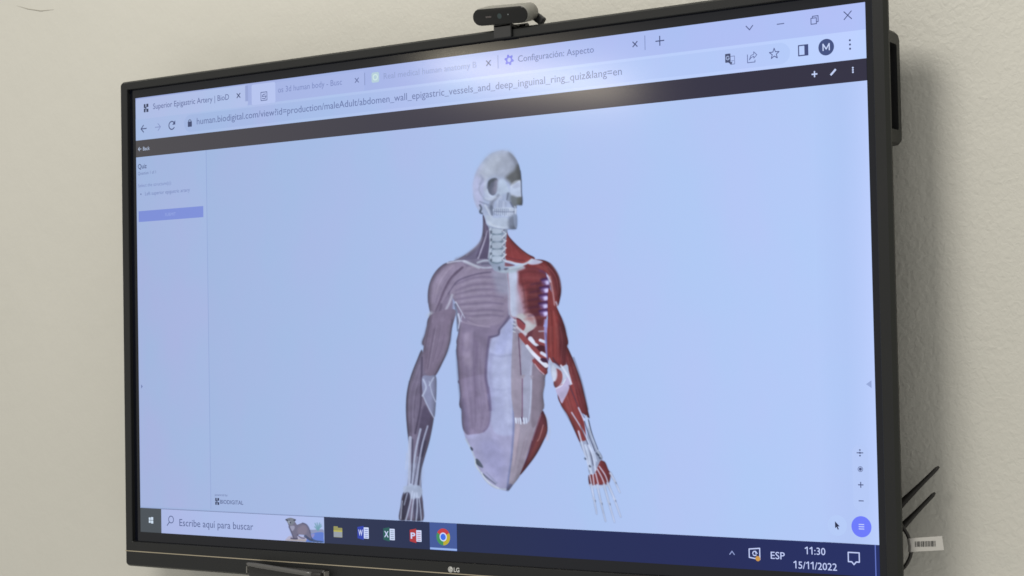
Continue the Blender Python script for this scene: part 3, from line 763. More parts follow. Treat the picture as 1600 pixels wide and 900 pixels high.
p.poly([(510, -40), (745, -40), (738, 100), (735, 215), (702, 300), (665, 430), (610, 580), (568, 708), (505, 795), (472, 828), (486, 700), (512, 500), (522, 300)], (149, 146, 167), 1, 1.6)
p.poly([(666, -60), (748, -60), (738, 100), (735, 215), (702, 300), (655, 330), (655, 100)], (130, 124, 144), .9, 3)
p.poly([(520, -40), (580, -40), (588, 280), (524, 270)], (146, 142, 164), .9, 3)
p.poly([(590, -40), (655, -40), (645, 200), (632, 290), (590, 285)], (157, 163, 191), .9, 3)
p.line([(652, -30), (646, 160), (630, 290)], 2, (186, 198, 228), .7, 2)
p.line([(582, -40), (582, 150), (580, 270)], 1.3, (104, 76, 108), .85, 1.1)
p.poly([(530, 330), (560, 330), (545, 480), (512, 640), (512, 500)], (172, 164, 184), .7, 4)
p.fibres([(560, 340), (530, 560), (500, 760)], [(690, 320), (640, 480), (565, 700)], 14, [(166, 158, 172), (122, 112, 132)], w=2, a=.3, blur=2.6)
for xx, ww in ((530, 2.6), (548, 1.6), (566, 2.6), (592, 2.8), (612, 2.2)):
    p.line([(xx, 268), (xx + 4, 312 - abs(xx - 570) * .2)], (ww, ww * .8), (204, 218, 244), .9, 1.2)
p.line([(576, 262), (584, 292)], 1.6, (66, 58, 88), .8, 1)
# hip muscle, dark red
p.poly([(738, 210), (758, 235), (772, 275), (780, 330), (776, 380), (752, 440), (700, 540), (640, 625), (566, 712), (590, 640), (628, 540), (665, 420), (702, 300)], (112, 62, 78))
p.poly([(716, 380), (772, 330), (772, 392), (730, 460), (650, 590), (612, 640), (660, 520)], (132, 68, 76), .8, 4)
p.line([(740, 220), (700, 330), (650, 470), (600, 640)], 2.2, (90, 60, 84), .6, 2.4)
p.line([(746, 320), (716, 420), (700, 445)], 1.4, (180, 128, 136), .8, 1.2)
p.line([(728, 240), (690, 350), (660, 440)], 1.3, (156, 140, 160), .6, 1.3)
p.line([(762, 240), (785, 300), (796, 370), (786, 432)], 1.6, (178, 190, 214), .75, 1.4)
p.line([(772, 400), (776, 440)], 2, (196, 190, 214), .7, 1.4)
p.poly([(480, 780), (506, 790), (474, 828), (462, 812)], (112, 116, 156), .8, 2.4)

# chest, right half: red pectoral
p.frame(*CH)
p.poly([(760, 282), (840, 262), (900, 232), (960, 205), (1050, 230), (1085, 330), (1112, 420), (1100, 560), (1078, 690), (1040, 770), (1000, 850), (930, 850), (870, 760), (835, 690), (780, 640), (772, 450)], (118, 58, 74))
p.poly([(850, 290), (960, 260), (1020, 330), (1010, 480), (960, 560), (880, 540), (860, 420)], (140, 64, 74), .7, 10)
p.poly([(930, 420), (1040, 430), (1040, 700), (960, 740), (930, 600)], (104, 54, 68), .7, 12)
p.poly([(762, 284), (840, 284), (845, 420), (870, 520), (890, 640), (830, 670), (776, 640), (768, 450)], (180, 190, 218), 1, 7)
p.poly([(840, 400), (890, 440), (910, 560), (930, 660), (850, 660), (840, 520)], (168, 150, 172), .7, 12)
p.fibres([(850, 300), (880, 460), (900, 640)], [(1060, 270), (1090, 440), (1060, 700)], 18, [(158, 76, 84), (88, 44, 60)], w=2, a=.28, blur=2.6)
p.poly([(850, 640), (930, 635), (980, 660), (1000, 740), (1000, 800), (960, 850), (920, 850), (880, 780), (840, 735), (830, 680)], (176, 180, 192), 1, 5)
p.poly([(900, 640), (960, 640), (985, 720), (940, 700)], (150, 100, 112), .5, 7)
for q in range(9):
    p.line([(870 + q * 4, 300 + q * 48), (940, 290 + q * 48 + random.uniform(-8, 8)), (1030, 300 + q * 46)], (2.2, 4), random.choice([(150, 84, 92), (84, 44, 58), (120, 70, 82)]), .35, 4.5, over=False)
p.line([(1030, 280), (1070, 300), (1088, 340)], 3, (90, 60, 110), .6, 4)
for i, (yy, xx) in enumerate(((382, 1082), (448, 1072), (512, 1066), (578, 1064), (640, 1066))):
    p.poly([(xx - 48, yy - 34), (xx + 20, yy - 46), (xx + 26, yy - 16), (xx - 40, yy - 12)], (64, 48, 96), .8, 4)
    p.poly([(xx - 34, yy - 14), (xx + 18, yy - 26), (xx + 30, yy + 6), (xx + 4, yy + 22), (xx - 30, yy + 10)], (150, 140, 196), .8, 6)
    p.poly([(xx - 16, yy - 8), (xx + 18, yy - 20), (xx + 26, yy + 2), (xx + 2, yy + 14)], (200, 200, 244), .95, 3.4)
    p.line([(xx - 130, yy + 14), (xx - 70, yy + 2), (xx - 20, yy + 2)], (1.5, 5), (74, 48, 84), .5, 4)
p.line([(1102, 350), (1116, 440), (1108, 600), (1094, 700)], 3, (98, 98, 140), .7, 3)
p.line([(1074, 690), (1072, 780), (1080, 900)], (4, 7), (156, 162, 216), .9, 3)
# ribs and serratus stripes
p.frame(*AB)
p.poly([(744, 240), (930, 180), (940, 440), (932, 560), (915, 592), (860, 560), (800, 400)], (112, 62, 80), 1, 2)
p.poly([(830, 170), (920, 190), (925, 300), (880, 300), (800, 260)], (128, 74, 88), 1, 4)
p.line([(858, 212), (900, 210)], 2, (170, 186, 206), .8, 2)
p.line([(782, 278), (822, 322), (850, 340)], (7.5, 3), (206, 216, 238), 1, 1.6)
p.line([(838, 300), (905, 330)], 5.6, (146, 70, 82), 1, 1.4)
p.line([(868, 290), (912, 306)], 4.6, (206, 216, 240), 1, 1.4)
p.line([(700, 246), (760, 320), (840, 396), (905, 440)], (8, 7.5), (152, 72, 82), 1, 1.4)
p.poly([(836, 345), (880, 336), (922, 350), (920, 388), (870, 392)], (88, 46, 64), 1, 2)
p.line([(752, 340), (800, 400), (860, 460), (920, 512)], (4.5, 7.4), (208, 216, 238), 1, 1.4)
p.line([(880, 402), (922, 428)], 5, (206, 214, 240), 1, 1.4)
p.poly([(868, 455), (900, 446), (934, 462), (928, 484), (890, 482)], (74, 50, 76), 1, 2)
p.line([(812, 470), (860, 526), (912, 570)], (5, 8), (148, 70, 82), 1, 1.4)
p.line([(820, 498), (860, 552), (902, 590)], (1.2, 1.6), (204, 206, 226), .8, 1.2)
p.poly([(905, 150), (938, 120), (942, 300), (938, 470), (916, 400), (905, 260)], (150, 158, 216), .85, 3)
p.line([(918, 230), (930, 330), (932, 460)], 2.6, (84, 80, 120), .6, 2.4)
p.poly([(662, 96), (700, 114), (738, 158), (722, 204), (690, 196), (666, 150)], (150, 72, 86), 1, 2)
p.line([(662, 100), (690, 108), (734, 150)], 1.4, (70, 50, 72), .8, 1.4)
p.line([(664, 176), (704, 208), (742, 238)], 3.6, (192, 194, 212), .9, 2)
for q in range(7):
    p.line([(632 + 6 * math.sin(q * 2.1), 110 + q * 17), (646 + 5 * math.cos(q * 3), 118 + q * 17)], 1.6, ((196, 208, 226), (120, 134, 160))[q % 2], .8, 1.2)

# arm, right (red)
p.frame(*CH)
p.poly([(930, 215), (960, 190), (1040, 188), (1105, 212), (1150, 262), (1190, 340), (1204, 430), (1196, 510), (1178, 572), (1150, 560), (1128, 480), (1108, 380), (1080, 300), (1010, 258), (930, 248)], (136, 58, 68))
p.poly([(1090, 230), (1150, 270), (1190, 360), (1198, 470), (1170, 500), (1140, 380)], (112, 52, 68), .7, 8)
p.fibres([(960, 215), (1090, 320), (1150, 540)], [(1100, 215), (1185, 340), (1190, 500)], 14, [REDl, REDd], w=1.6, a=.35, blur=2)
p.poly([(1096, 440), (1130, 470), (1160, 560), (1176, 600), (1216, 690), (1244, 790), (1254, 900), (1100, 900), (1092, 700)], (138, 62, 70))
p.poly([(926, 214), (960, 184), (1010, 190), (1050, 206), (1010, 226), (950, 230)], (184, 194, 224), .95, 3)
p.line([(1108, 330), (1124, 400), (1140, 500), (1152, 610), (1158, 690)], (3, 1.4), (186, 160, 176), .75, 2)
p.line([(1090, 320), (1112, 370)], 3, (204, 212, 240), .8, 2)
p.line([(1160, 540), (1176, 580)], 2.6, (176, 190, 216), .8, 2)
p.frame(*AB)
p.poly([(942, -20), (1010, 0), (1050, 90), (1085, 170), (1104, 280), (1106, 400), (1092, 515), (1060, 530), (1000, 495), (945, 470), (932, 400), (930, 250), (936, 100)], (138, 60, 68))
p.poly([(1040, 80), (1086, 180), (1104, 300), (1100, 480), (1066, 510), (1040, 380), (1030, 200)], (98, 48, 64), .85, 8)
p.poly([(950, 80), (1000, 60), (1020, 240), (1010, 440), (955, 440), (942, 240)], (154, 66, 70), .7, 8)
p.fibres([(950, 20), (942, 240), (960, 460)], [(1030, 60), (1100, 280), (1080, 500)], 20, [REDl, REDd], w=1.8, a=.32, blur=2.4)
p.frame(*CH); p.line([(1110, 216), (1152, 268), (1184, 330), (1200, 420)], 1.8, (168, 160, 190), .6, 2)
p.line([(1010, 240), (1080, 270), (1130, 360), (1150, 480)], 3.4, (158, 92, 96), .45, 5)
# elbow and forearm right
p.frame(*RF)
p.poly([(146, 6), (172, 50), (196, 110), (220, 180), (240, 260), (256, 330), (262, 365), (240, 350), (206, 320), (176, 240), (160, 150), (146, 100)], (122, 56, 68))
p.poly([(120, 110), (160, 130), (186, 220), (210, 300), (236, 390), (246, 470), (240, 492), (216, 492), (186, 430), (150, 350), (118, 300), (100, 240)], (150, 66, 74))
p.fibres([(150, 60), (180, 200), (215, 330)], [(172, 50), (220, 190), (256, 340)], 12, [REDl, (84, 44, 62)], w=1.4, a=.4, blur=1.8)
p.fibres([(120, 230), (150, 350), (215, 480)], [(160, 160), (205, 300), (240, 430)], 14, [REDl, REDd], w=1.5, a=.35, blur=2)
p.line([(182, 60), (222, 180), (254, 320)], 2, (86, 48, 70), .6, 2.4)
p.poly([(58, 60), (76, 84), (98, 96), (122, 104), (150, 96), (158, 130), (172, 190), (150, 200), (128, 190), (96, 214), (78, 180), (66, 130)], (176, 188, 216))
p.poly([(92, 116), (118, 128), (126, 156), (118, 190), (92, 212), (80, 190), (92, 158)], (152, 84, 94), 1, 2)
p.poly([(76, 96), (96, 120), (98, 160), (84, 180), (72, 140)], (198, 210, 234), .9, 3)
p.line([(78, 62), (90, 84), (116, 106)], (2, 3), (72, 60, 84), .7, 2)
p.poly([(92, 216), (128, 194), (150, 158), (166, 170), (156, 225), (134, 270), (122, 290), (108, 262)], (180, 176, 212), 1, 1.8)
p.line([(92, 216), (122, 200), (140, 170)], 1.4, (216, 224, 246), .9, 1.2)
p.line([(118, 100), (146, 140), (172, 192)], (3, 2), (206, 214, 238), .9, 1.6)
p.line([(160, 200), (190, 270), (216, 330), (236, 360)], 1.8, (84, 66, 92), .7, 1.8)
p.line([(118, 300), (150, 356), (196, 440), (216, 488)], 1.4, (100, 58, 82), .5, 1.6)
# tendons and wrist
p.poly([(212, 486), (246, 470), (256, 372), (270, 420), (292, 500), (322, 548), (326, 575), (306, 640), (262, 645), (246, 570)], (150, 162, 192))
for P_, w_, c_ in (([(172, 336), (212, 400), (240, 450), (270, 520), (290, 590)], 2.0, WH), ([(206, 312), (236, 380), (262, 460), (296, 580)], 2.2, WH), ([(216, 400), (236, 452), (262, 520), (280, 600)], 1.2, (78, 82, 106)),
                   ([(246, 352), (262, 420), (290, 500), (318, 560)], 2.0, (176, 190, 216)), ([(236, 380), (262, 460), (288, 530)], 1.3, (70, 76, 104)), ([(256, 370), (274, 440), (304, 520)], 1.2, (84, 90, 120)),
                   ([(206, 430), (232, 520), (262, 620)], 2.6, (188, 200, 228)), ([(240, 500), (258, 560), (270, 640)], 3.4, (186, 200, 228)), ([(256, 500), (280, 560), (292, 630)], 2.6, (194, 206, 234))):
    p.line(P_, w_, c_, .9, 1.2)
for x_, y_, r_ in ((238, 566, 1.6), (304, 548, 1.8), (312, 562, 1.5), (262, 604, 1.6), (296, 540, 1.3)):
    p.line([(x_, y_), (x_ + 3, y_ + 4)], r_ * 1.6, (76, 86, 112), .8, 1.4)
p.poly([(256, 652), (286, 644), (306, 600), (318, 578), (340, 584), (356, 620), (368, 645), (360, 690), (330, 700), (290, 700), (262, 704)], (140, 62, 72))
p.poly([(320, 590), (350, 620), (360, 660), (340, 680), (320, 640)], (124, 54, 68), .7, 4)
for P_ in ([(262, 650), (272, 700)], [(278, 645), (285, 704)], [(292, 640), (308, 706)], [(300, 620), (322, 660), (338, 700)], [(310, 606), (340, 650), (356, 694)]):
    p.line(P_, 1.7, (200, 210, 236), .95, 1.2)
for P_ in ([(270, 698), (284, 770), (298, 845)], [(300, 700), (318, 784), (342, 882)], [(334, 698), (358, 786), (387, 886)], [(352, 690), (386, 770), (418, 860)], [(366, 640), (388, 680), (414, 738)]):
    p.line(P_, (4.4, 2.6), (150, 162, 194), .75, 1.6)
    p.line(P_, (2.4, 1.2), (188, 200, 228), .95, 1.1)
    m_ = P_[1]; p.line([(m_[0] - 3, m_[1] - 4), (m_[0] + 4, m_[1] + 5)], 3.2, (176, 188, 216), .9, 1.2); p.line([(m_[0] + 6, m_[1] + 6), (m_[0] + 8, m_[1] + 14)], 1.0, (112, 120, 150), .7, 1.0)
p.line([(262, 700), (300, 712), (348, 702)], 3.4, (178, 192, 222), .8, 1.6)

# arm, left (dimmed)
p.frame(*CH)
p.poly([(150, 640), (112, 680), (76, 800), (62, 900), (262, 900), (290, 760), (306, 640), (312, 540), (296, 486), (262, 500), (205, 560)], (126, 120, 146), 1, 7)
p.fibres([(150, 660), (90, 780), (66, 900)], [(300, 520), (290, 740), (262, 900)], 26, [MGl, MGd], w=2.0, a=.4, blur=2.4)
p.line([(300, 482), (280, 540), (236, 640), (212, 760)], (3.4, 2), (186, 192, 214), .8, 3)
p.line([(210, 560), (190, 680), (190, 850)], (3, 5), (96, 90, 114), .7, 4)
p.line([(250, 600), (226, 720), (210, 880)], 3.4, (150, 146, 168), .5, 4)
p.line([(126, 630), (108, 650)], 5, (176, 188, 206), .6, 4)
p.frame(*OV)
p.poly([(108, 410), (100, 450), (92, 490), (89, 535), (100, 556), (120, 552), (138, 520), (152, 485), (160, 440), (166, 395)], (124, 117, 142))
p.fibres([(108, 410), (94, 480), (94, 545)], [(164, 400), (152, 480), (118, 550)], 16, [MGl, (90, 84, 108)], w=2, a=.35, blur=2.4)
p.line([(160, 420), (152, 485), (136, 520), (118, 552)], 2, (92, 86, 110), .5, 3)
p.frame(*LF)
p.poly([(160, 20), (130, 80), (100, 160), (82, 240), (78, 330), (84, 420), (92, 490), (96, 560), (92, 640), (84, 710), (62, 745), (52, 800), (50, 884), (160, 884), (166, 800), (158, 730), (156, 640), (172, 570), (198, 480), (216, 390), (228, 300), (232, 200), (226, 150), (190, 150), (168, 120)], (118, 114, 140))
p.fibres([(150, 60), (90, 220), (92, 480)], [(165, 150), (140, 300), (125, 480)], 14, [MGl, (86, 80, 104)], w=2, a=.35, blur=2.4)
p.line([(160, 60), (156, 180), (152, 300), (126, 440)], (2, 3), (78, 74, 98), .8, 2.4)
p.line([(96, 180), (84, 300), (92, 440)], 2, (94, 88, 112), .5, 2.6)
p.poly([(160, 160), (200, 152), (232, 160), (230, 280), (222, 360), (196, 320), (168, 260)], (140, 148, 182), .85, 2)
p.poly([(172, 300), (210, 360), (200, 440), (160, 560), (138, 500), (148, 380)], (84, 80, 106), .75, 5)
for P_, w_ in (([(166, 170), (180, 210), (162, 252)], 2.6), ([(196, 180), (210, 240), (228, 282)], 1.4), ([(164, 250), (196, 320), (220, 364)], 1.6), ([(218, 160), (196, 200)], 2.0),
               ([(100, 462), (96, 560), (98, 700)], 5.0), ([(152, 420), (126, 540), (108, 700)], 3.2), ([(188, 404), (156, 520), (132, 700)], 2.2), ([(138, 560), (128, 640), (122, 720)], 2.0), ([(160, 560), (150, 650), (152, 720)], 1.4), ([(84, 540), (78, 620)], 1.6)):
    p.line(P_, w_, (178, 190, 220), .85, 1.5)
p.poly([(96, 600), (160, 600), (156, 700), (84, 705)], (160, 172, 202), .45, 8)
p.line([(112, 470), (112, 580), (104, 690)], 1.6, (78, 80, 106), .8, 1.4)
p.line([(160, 460), (140, 560), (118, 700)], 1.4, (72, 74, 98), .8, 1.4)
p.line([(176, 480), (156, 580), (140, 700)], 3, (72, 74, 98), .8, 2)
p.poly([(66, 712), (100, 700), (150, 705), (162, 740), (140, 770), (80, 760)], (160, 174, 202), .9, 3)
p.poly([(70, 748), (96, 740), (100, 790), (84, 850), (62, 878), (56, 820)], (72, 72, 94), .95, 2.6)
p.poly([(118, 778), (150, 770), (160, 820), (152, 878), (122, 872)], (84, 86, 112), .95, 3)
for P_, w_ in (([(112, 730), (98, 800), (78, 878)], 2.0), ([(122, 740), (112, 810), (104, 880)], 2.0), ([(134, 740), (136, 810), (130, 880)], 2.0), ([(144, 760), (152, 820), (156, 880)], 1.6), ([(60, 780), (52, 870)], 1.6), ([(86, 740), (70, 800)], 1.4)):
    p.line(P_, w_, (178, 190, 218), .9, 1.3)

# clavicles and upper sternum
p.frame(*CH)
p.line([(262, 216), (330, 202), (400, 200), (440, 214), (500, 240), (560, 256), (622, 254)], (2.4, 3), (178, 186, 210), .9, 2.2)
p.line([(400, 205), (450, 226), (520, 256)], 3.4, (190, 198, 220), .8, 3)
p.line([(510, 214), (560, 198), (610, 200), (640, 226)], 2.8, (184, 196, 218), .85, 2.0)
p.line([(545, 225), (600, 222), (640, 240)], 2, (84, 92, 116), .6, 1.8)
p.line([(720, 200), (770, 204), (830, 222), (880, 230), (930, 212), (960, 190)], (2.6, 3.6), (184, 198, 220), .95, 2.0)
p.poly([(722, 212), (760, 216), (820, 236), (760, 248), (724, 240)], (132, 60, 72), .9, 2)
p.poly([(636, 216), (700, 206), (730, 240), (790, 246), (880, 236), (900, 262), (830, 288), (770, 300), (690, 292), (640, 262)], (166, 184, 204), .85, 5)
p.poly([(708, 262), (740, 256), (766, 262), (742, 276)], (84, 84, 110), .8, 3)
p.poly([(672, 268), (694, 262), (694, 280)], (90, 100, 124), .7, 2.4)
p.line([(780, 264), (820, 250), (880, 244)], 2.4, (184, 194, 212), .7, 2)

# cervical spine
p.frame(*SK)
p.poly([(290, 575), (412, 590), (408, 690), (404, 800), (400, 860), (385, 890), (330, 890), (312, 860), (285, 820), (296, 700), (298, 620)], (140, 153, 178), 1, 2.4)
for q, yy in enumerate((612, 664, 716, 766, 812)):
    p.poly([(318, yy - 20), (372, yy - 22), (378, yy + 14), (314, yy + 14)], (170, 184, 206), .85, 3)
    yy += random.uniform(-3, 3)
    p.line([(312, yy + 22), (345, yy + 30), (382, yy + 20)], 2.2, (98, 116, 134), .75, 1.8)
    p.line([(306, yy - 26), (298, yy - 6), (310, yy + 14)], 1.9, (182, 196, 216), .9, 1.3)
    p.poly([(300, yy - 2), (312, yy + 4), (308, yy + 20), (298, yy + 14)], (82, 92, 112), .8, 1.4)
    p.line([(384, yy - 8), (404, yy - 28), (410, yy - 34)], 1.7, (196, 206, 224), .9, 1.2)
    p.line([(382, yy + 8), (398, yy - 8)], 1.5, (92, 88, 108), .75, 1.3)
    p.line([(386, yy + 2), (406, yy + 18)], 1.5, (186, 198, 218), .85, 1.2)
p.line([(292, 600), (296, 700), (284, 800)], 1.6, (186, 200, 222), .75, 1.4)
p.poly([(352, 868), (364, 860), (372, 878), (362, 890)], (84, 96, 116), .8, 1.8)

# skull
p.poly([(176, 320), (178, 268), (196, 205), (232, 142), (288, 78), (350, 50), (400, 46), (448, 68), (488, 118), (508, 178), (516, 250), (519, 330), (523, 385), (521, 428), (488, 432), (485, 480), (484, 530), (482, 592), (440, 598), (398, 600), (360, 594), (318, 588), (276, 572), (260, 525), (246, 494), (222, 478), (196, 430), (180, 380)], (166, 180, 212), 1, 1.8)
p.poly([(176, 320), (180, 265), (200, 205), (236, 150), (262, 240), (250, 340), (240, 440), (200, 430)], (178, 184, 220), .8, 8)
p.poly([(210, 200), (290, 80), (400, 50), (450, 75), (470, 160), (430, 220), (330, 230), (250, 240)], (164, 174, 196), .85, 14)
p.poly([(430, 62), (486, 112), (510, 190), (516, 250), (500, 230), (476, 190), (450, 130)], (126, 134, 154), .8, 16, over=False)
p.poly([(330, 120), (400, 90), (450, 130), (440, 220), (360, 236)], (148, 157, 178), .6, 22)
p.poly([(250, 180), (300, 110), (370, 90), (340, 180), (270, 230)], (176, 187, 208), .6, 16)
p.poly([(436, 272), (408, 240), (424, 214), (462, 186), (492, 150), (512, 200), (517, 262), (494, 266), (462, 292)], (102, 107, 116), 1, 9, over=False)
p.poly([(450, 236), (506, 226), (512, 258), (470, 276)], (92, 97, 106), .7, 9, over=False)
p.line([(240, 250), (226, 290), (222, 330), (262, 390), (310, 400)], 2, (148, 158, 186), .7, 3)
p.line([(230, 220), (250, 258), (226, 284)], 2.4, (140, 150, 180), .5, 3)
# eye sockets
p.poly([(276, 300), (284, 262), (310, 242), (340, 240), (352, 262), (350, 300), (338, 346), (316, 362), (294, 350), (280, 326)], (100, 107, 128), .97, 3)
p.poly([(284, 270), (310, 246), (342, 246), (336, 262), (306, 270), (292, 300)], (84, 92, 104), .8, 4)
p.poly([(310, 310), (340, 300), (334, 344), (312, 352)], (124, 128, 150), .6, 5)
p.poly([(330, 258), (360, 256), (358, 310), (336, 350), (324, 320)], (142, 144, 168), .7, 5)
p.line([(276, 320), (284, 350), (310, 370), (340, 366)], 2.2, (186, 200, 224), .8, 2)
p.poly([(436, 318), (452, 292), (484, 268), (512, 262), (518, 330), (514, 366), (494, 372), (466, 356), (444, 344)], (180, 194, 222), 1, 3)
p.poly([(452, 296), (500, 270), (504, 300), (466, 312)], (158, 168, 196), .6, 4)
# nose and cheeks
p.line([(444, 300), (470, 268), (514, 256)], 2.4, (196, 206, 226), .6, 3)
p.line([(440, 350), (470, 366), (520, 372)], 2.6, (196, 206, 228), .7, 2.6)
p.line([(270, 240), (262, 300), (276, 360), (320, 384), (372, 372)], 4, (190, 200, 222), .55, 5)
p.poly([(352, 262), (392, 250), (420, 300), (436, 340), (400, 350), (370, 360), (340, 372), (346, 320)], (180, 196, 222), .85, 5)
p.poly([(414, 346), (432, 340), (446, 362), (446, 396), (430, 402), (412, 392)], (136, 148, 172), .95, 3)
p.line([(424, 348), (420, 372), (414, 392)], 1.4, (90, 98, 122), .8, 1.5)
p.poly([(446, 362), (486, 372), (522, 376), (520, 428), (488, 430), (472, 446), (452, 432), (442, 404)], (112, 120, 132), .95, 5)
p.poly([(488, 384), (516, 382), (516, 422), (488, 424)], (106, 110, 104), .4, 5)
p.line([(356, 360), (336, 382), (312, 410), (300, 446)], (3, 7), (122, 130, 152), .85, 4)
for q in range(5): p.line([(350 + q * 14, 400 + q * 2), (346 + q * 15, 450)], 1.6, random.choice([(150, 160, 186), (192, 202, 224)]), .5, 1.8)
p.line([(264, 380), (300, 392), (336, 374)], 3, (188, 200, 222), .7, 3)
p.line([(440, 410), (460, 444), (478, 448)], 2.4, (96, 104, 130), .7, 2)
# ear region, jaw joint
p.line([(226, 430), (236, 452), (226, 480), (240, 490)], 2.8, (92, 102, 124), .8, 2)
p.line([(226, 406), (262, 420), (288, 430)], 2.0, (124, 134, 162), .7, 2)
p.line([(262, 432), (284, 470), (300, 500), (310, 508)], (3, 2.4), (190, 202, 226), .85, 2.2)
p.poly([(296, 440), (312, 432), (322, 470), (318, 502), (302, 496)], (104, 114, 138), .75, 3)
# teeth
p.poly([(322, 456), (400, 446), (470, 452), (468, 500), (410, 508), (330, 486)], (182, 196, 222), .9, 2.4)
p.line([(322, 474), (370, 476), (420, 478), (468, 476)], 1.2, (112, 122, 150), .8, 1.3)
for q in range(11):
    x_ = 330 + q * 13.4; p.line([(x_, 456 + (q % 3)), (x_ + 1, 498 + (q % 2) * 4)], 1.1, (104, 114, 142), .75, 1.1)
p.poly([(434, 452), (462, 454), (462, 472), (436, 472)], (192, 204, 228), .7, 2.0); p.poly([(416, 482), (458, 482), (456, 500), (418, 502)], (188, 200, 226), .6, 2.0)
p.line([(470, 440), (478, 460), (470, 500)], 2.0, (196, 208, 232), .7, 1.6)
# jaw
p.poly([(268, 500), (330, 520), (420, 520), (428, 590), (380, 592), (320, 584), (280, 566)], (178, 192, 216), .85, 4)
p.line([(284, 548), (330, 578), (396, 590)], 3, (194, 206, 226), .6, 3)
p.poly([(436, 512), (480, 504), (479, 590), (434, 594), (424, 560)], (118, 128, 150), .9, 7)
p.poly([(462, 505), (484, 500), (482, 588), (470, 590)], (148, 162, 192), .8, 2.6)
p.line([(276, 572), (320, 588), (400, 600), (480, 594)], 1.2, (112, 122, 150), .5, 1.6)
p.line([(510, 190), (516, 255), (518, 330), (522, 390), (520, 428)], 1.6, (98, 106, 130), .8, 1.6)

yy, xx = np.mgrid[0:p.h, 0:p.w]; uu, vv = to_ui((p.x0 + xx * p.st).ravel(), (p.y0 + yy * p.st).ravel())
p.A *= (vv < 679.4).reshape(p.A.shape)
# overall softening to keep the picture as gentle as a filmed display
def soft(a, r=1):
    k = np.array([.22, .56, .22])
    for ax in (0, 1):
        a = k[0] * np.roll(a, 1, ax) + k[1] * a + k[2] * np.roll(a, -1, ax)
    return a
rng = np.random.default_rng(5)
def field(n, ax=(0, 1)):
    f = rng.normal(size=p.A.shape)
    for _ in range(n):
        for a_ in ax: f = (np.roll(f, 1, a_) + 2 * f + np.roll(f, -1, a_)) / 4
    return f / f.std()
piv = np.array([172, 184, 212]) / 255
p.C = np.clip(piv + (p.C - piv) * 1.16, 0.02, 1)
gl = p.C.mean(2, keepdims=True); red_ = np.clip((p.C[..., :1] - p.C[..., 1:2] - .10) / .15, 0, 1)
p.C = gl + (p.C - gl) * (1 - .30 * red_)
# the rendered torso on the display is round: it falls darker towards its outlines
bl = p.A.copy()
for _ in range(70):
    for a_ in (0, 1): bl = (np.roll(bl, 1, a_) + 2 * bl + np.roll(bl, -1, a_)) / 4
lum = p.C.mean(2); dark = np.clip((.68 - lum) / .12, 0, 1)
rnd = .66 + .38 * np.clip((bl - .45) / .5, 0, 1)
p.C *= (1 + (rnd - 1) * dark)[..., None]
nz_ = .006 * field(2) + .012 * field(14) + .022 * field(60)
p.C = np.clip(p.C * (1 + nz_[..., None]), 0, 1)
pc = soft(p.C * p.A[..., None]); pa = soft(p.A); p.C = np.where(pa[..., None] > 1e-4, pc / np.maximum(pa, 1e-4)[..., None], p.C); p.A = pa
p.mesh('anatomy_picture', 3)['label'] = 'picture of a torso with skull, grey muscles on the left and red muscles on the right'

# ---- the otter picture in the search box
q_ = Paint(444, 804, 508, 852, 0.35)
q_.frame(440, 795, 15.0)
q_.clip = None
q_.poly([(90, 735), (180, 640), (300, 640), (600, 660), (700, 740), (600, 800), (90, 768)], (176, 172, 196), .9, 2)
q_.poly([(100, 735), (300, 705), (560, 720), (620, 780), (400, 790), (100, 764)], (166, 160, 164), .9, 2)
q_.poly([(660, 500), (760, 490), (880, 480), (985, 490), (985, 600), (660, 610)], (140, 150, 186), 1, 1.2)
q_.poly([(640, 620), (760, 570), (860, 550), (985, 560), (995, 700), (985, 812), (600, 795), (590, 740)], (96, 124, 206), 1, 1.6)
q_.poly([(590, 760), (760, 740), (960, 750), (985, 800), (760, 800), (600, 790)], (70, 108, 176), .9, 1.4)
q_.poly([(700, 600), (780, 590), (740, 680), (690, 660)], (156, 148, 196), .8, 2)
for a_, b_ in (((860, 490), (790, 340)), ((860, 490), (840, 330)), ((860, 490), (900, 330)), ((860, 480), (945, 400)), ((860, 490), (780, 420)), ((860, 470), (930, 360))):
    q_.line([a_, b_], (3.2, 1.6), (112, 158, 176), .8, 1.2)
q_.line([(640, 580), (680, 680), (740, 735), (850, 765), (960, 770)], (6, 1.6), (70, 88, 128), 1, 1.0)
q_.poly([(150, 330), (180, 420), (225, 530), (262, 620), (285, 690), (250, 700), (380, 712), (380, 640), (430, 600), (560, 620), (600, 690), (660, 740), (700, 720), (680, 560), (640, 440), (580, 360), (500, 328), (430, 350), (370, 370), (340, 330), (310, 290), (300, 240), (210, 212), (130, 240), (135, 290)], (112, 110, 134), 1, 1.2)
q_.poly([(400, 440), (540, 380), (610, 480), (560, 600), (430, 600), (380, 540)], (132, 124, 144), .8, 5)
q_.poly([(205, 410), (300, 400), (310, 460), (260, 520), (225, 480)], (162, 164, 190), .8, 2.6)
q_.poly([(110, 240), (210, 210), (320, 240), (330, 280), (290, 350), (230, 390), (170, 350), (130, 300)], (120, 126, 140), 1, 1.4)
q_.poly([(150, 280), (200, 280), (200, 340), (170, 340)], (150, 160, 176), .8, 2)
q_.line([(110, 255), (145, 270)], 2.2, (62, 68, 88), .9, 1); q_.line([(300, 265), (328, 260)], 2.2, (62, 68, 88), .9, 1)
q_.line([(212, 320), (214, 326)], 1.8, (50, 56, 72), .9, .8); q_.line([(180, 262), (190, 264)], 1.2, (60, 66, 86), .8, .8)
q_.line([(180, 420), (230, 540), (285, 680)], 2, (74, 72, 98), .7, 1.6); q_.line([(500, 332), (590, 370), (650, 460), (680, 570)], 1.8, (80, 80, 108), .7, 1.6)
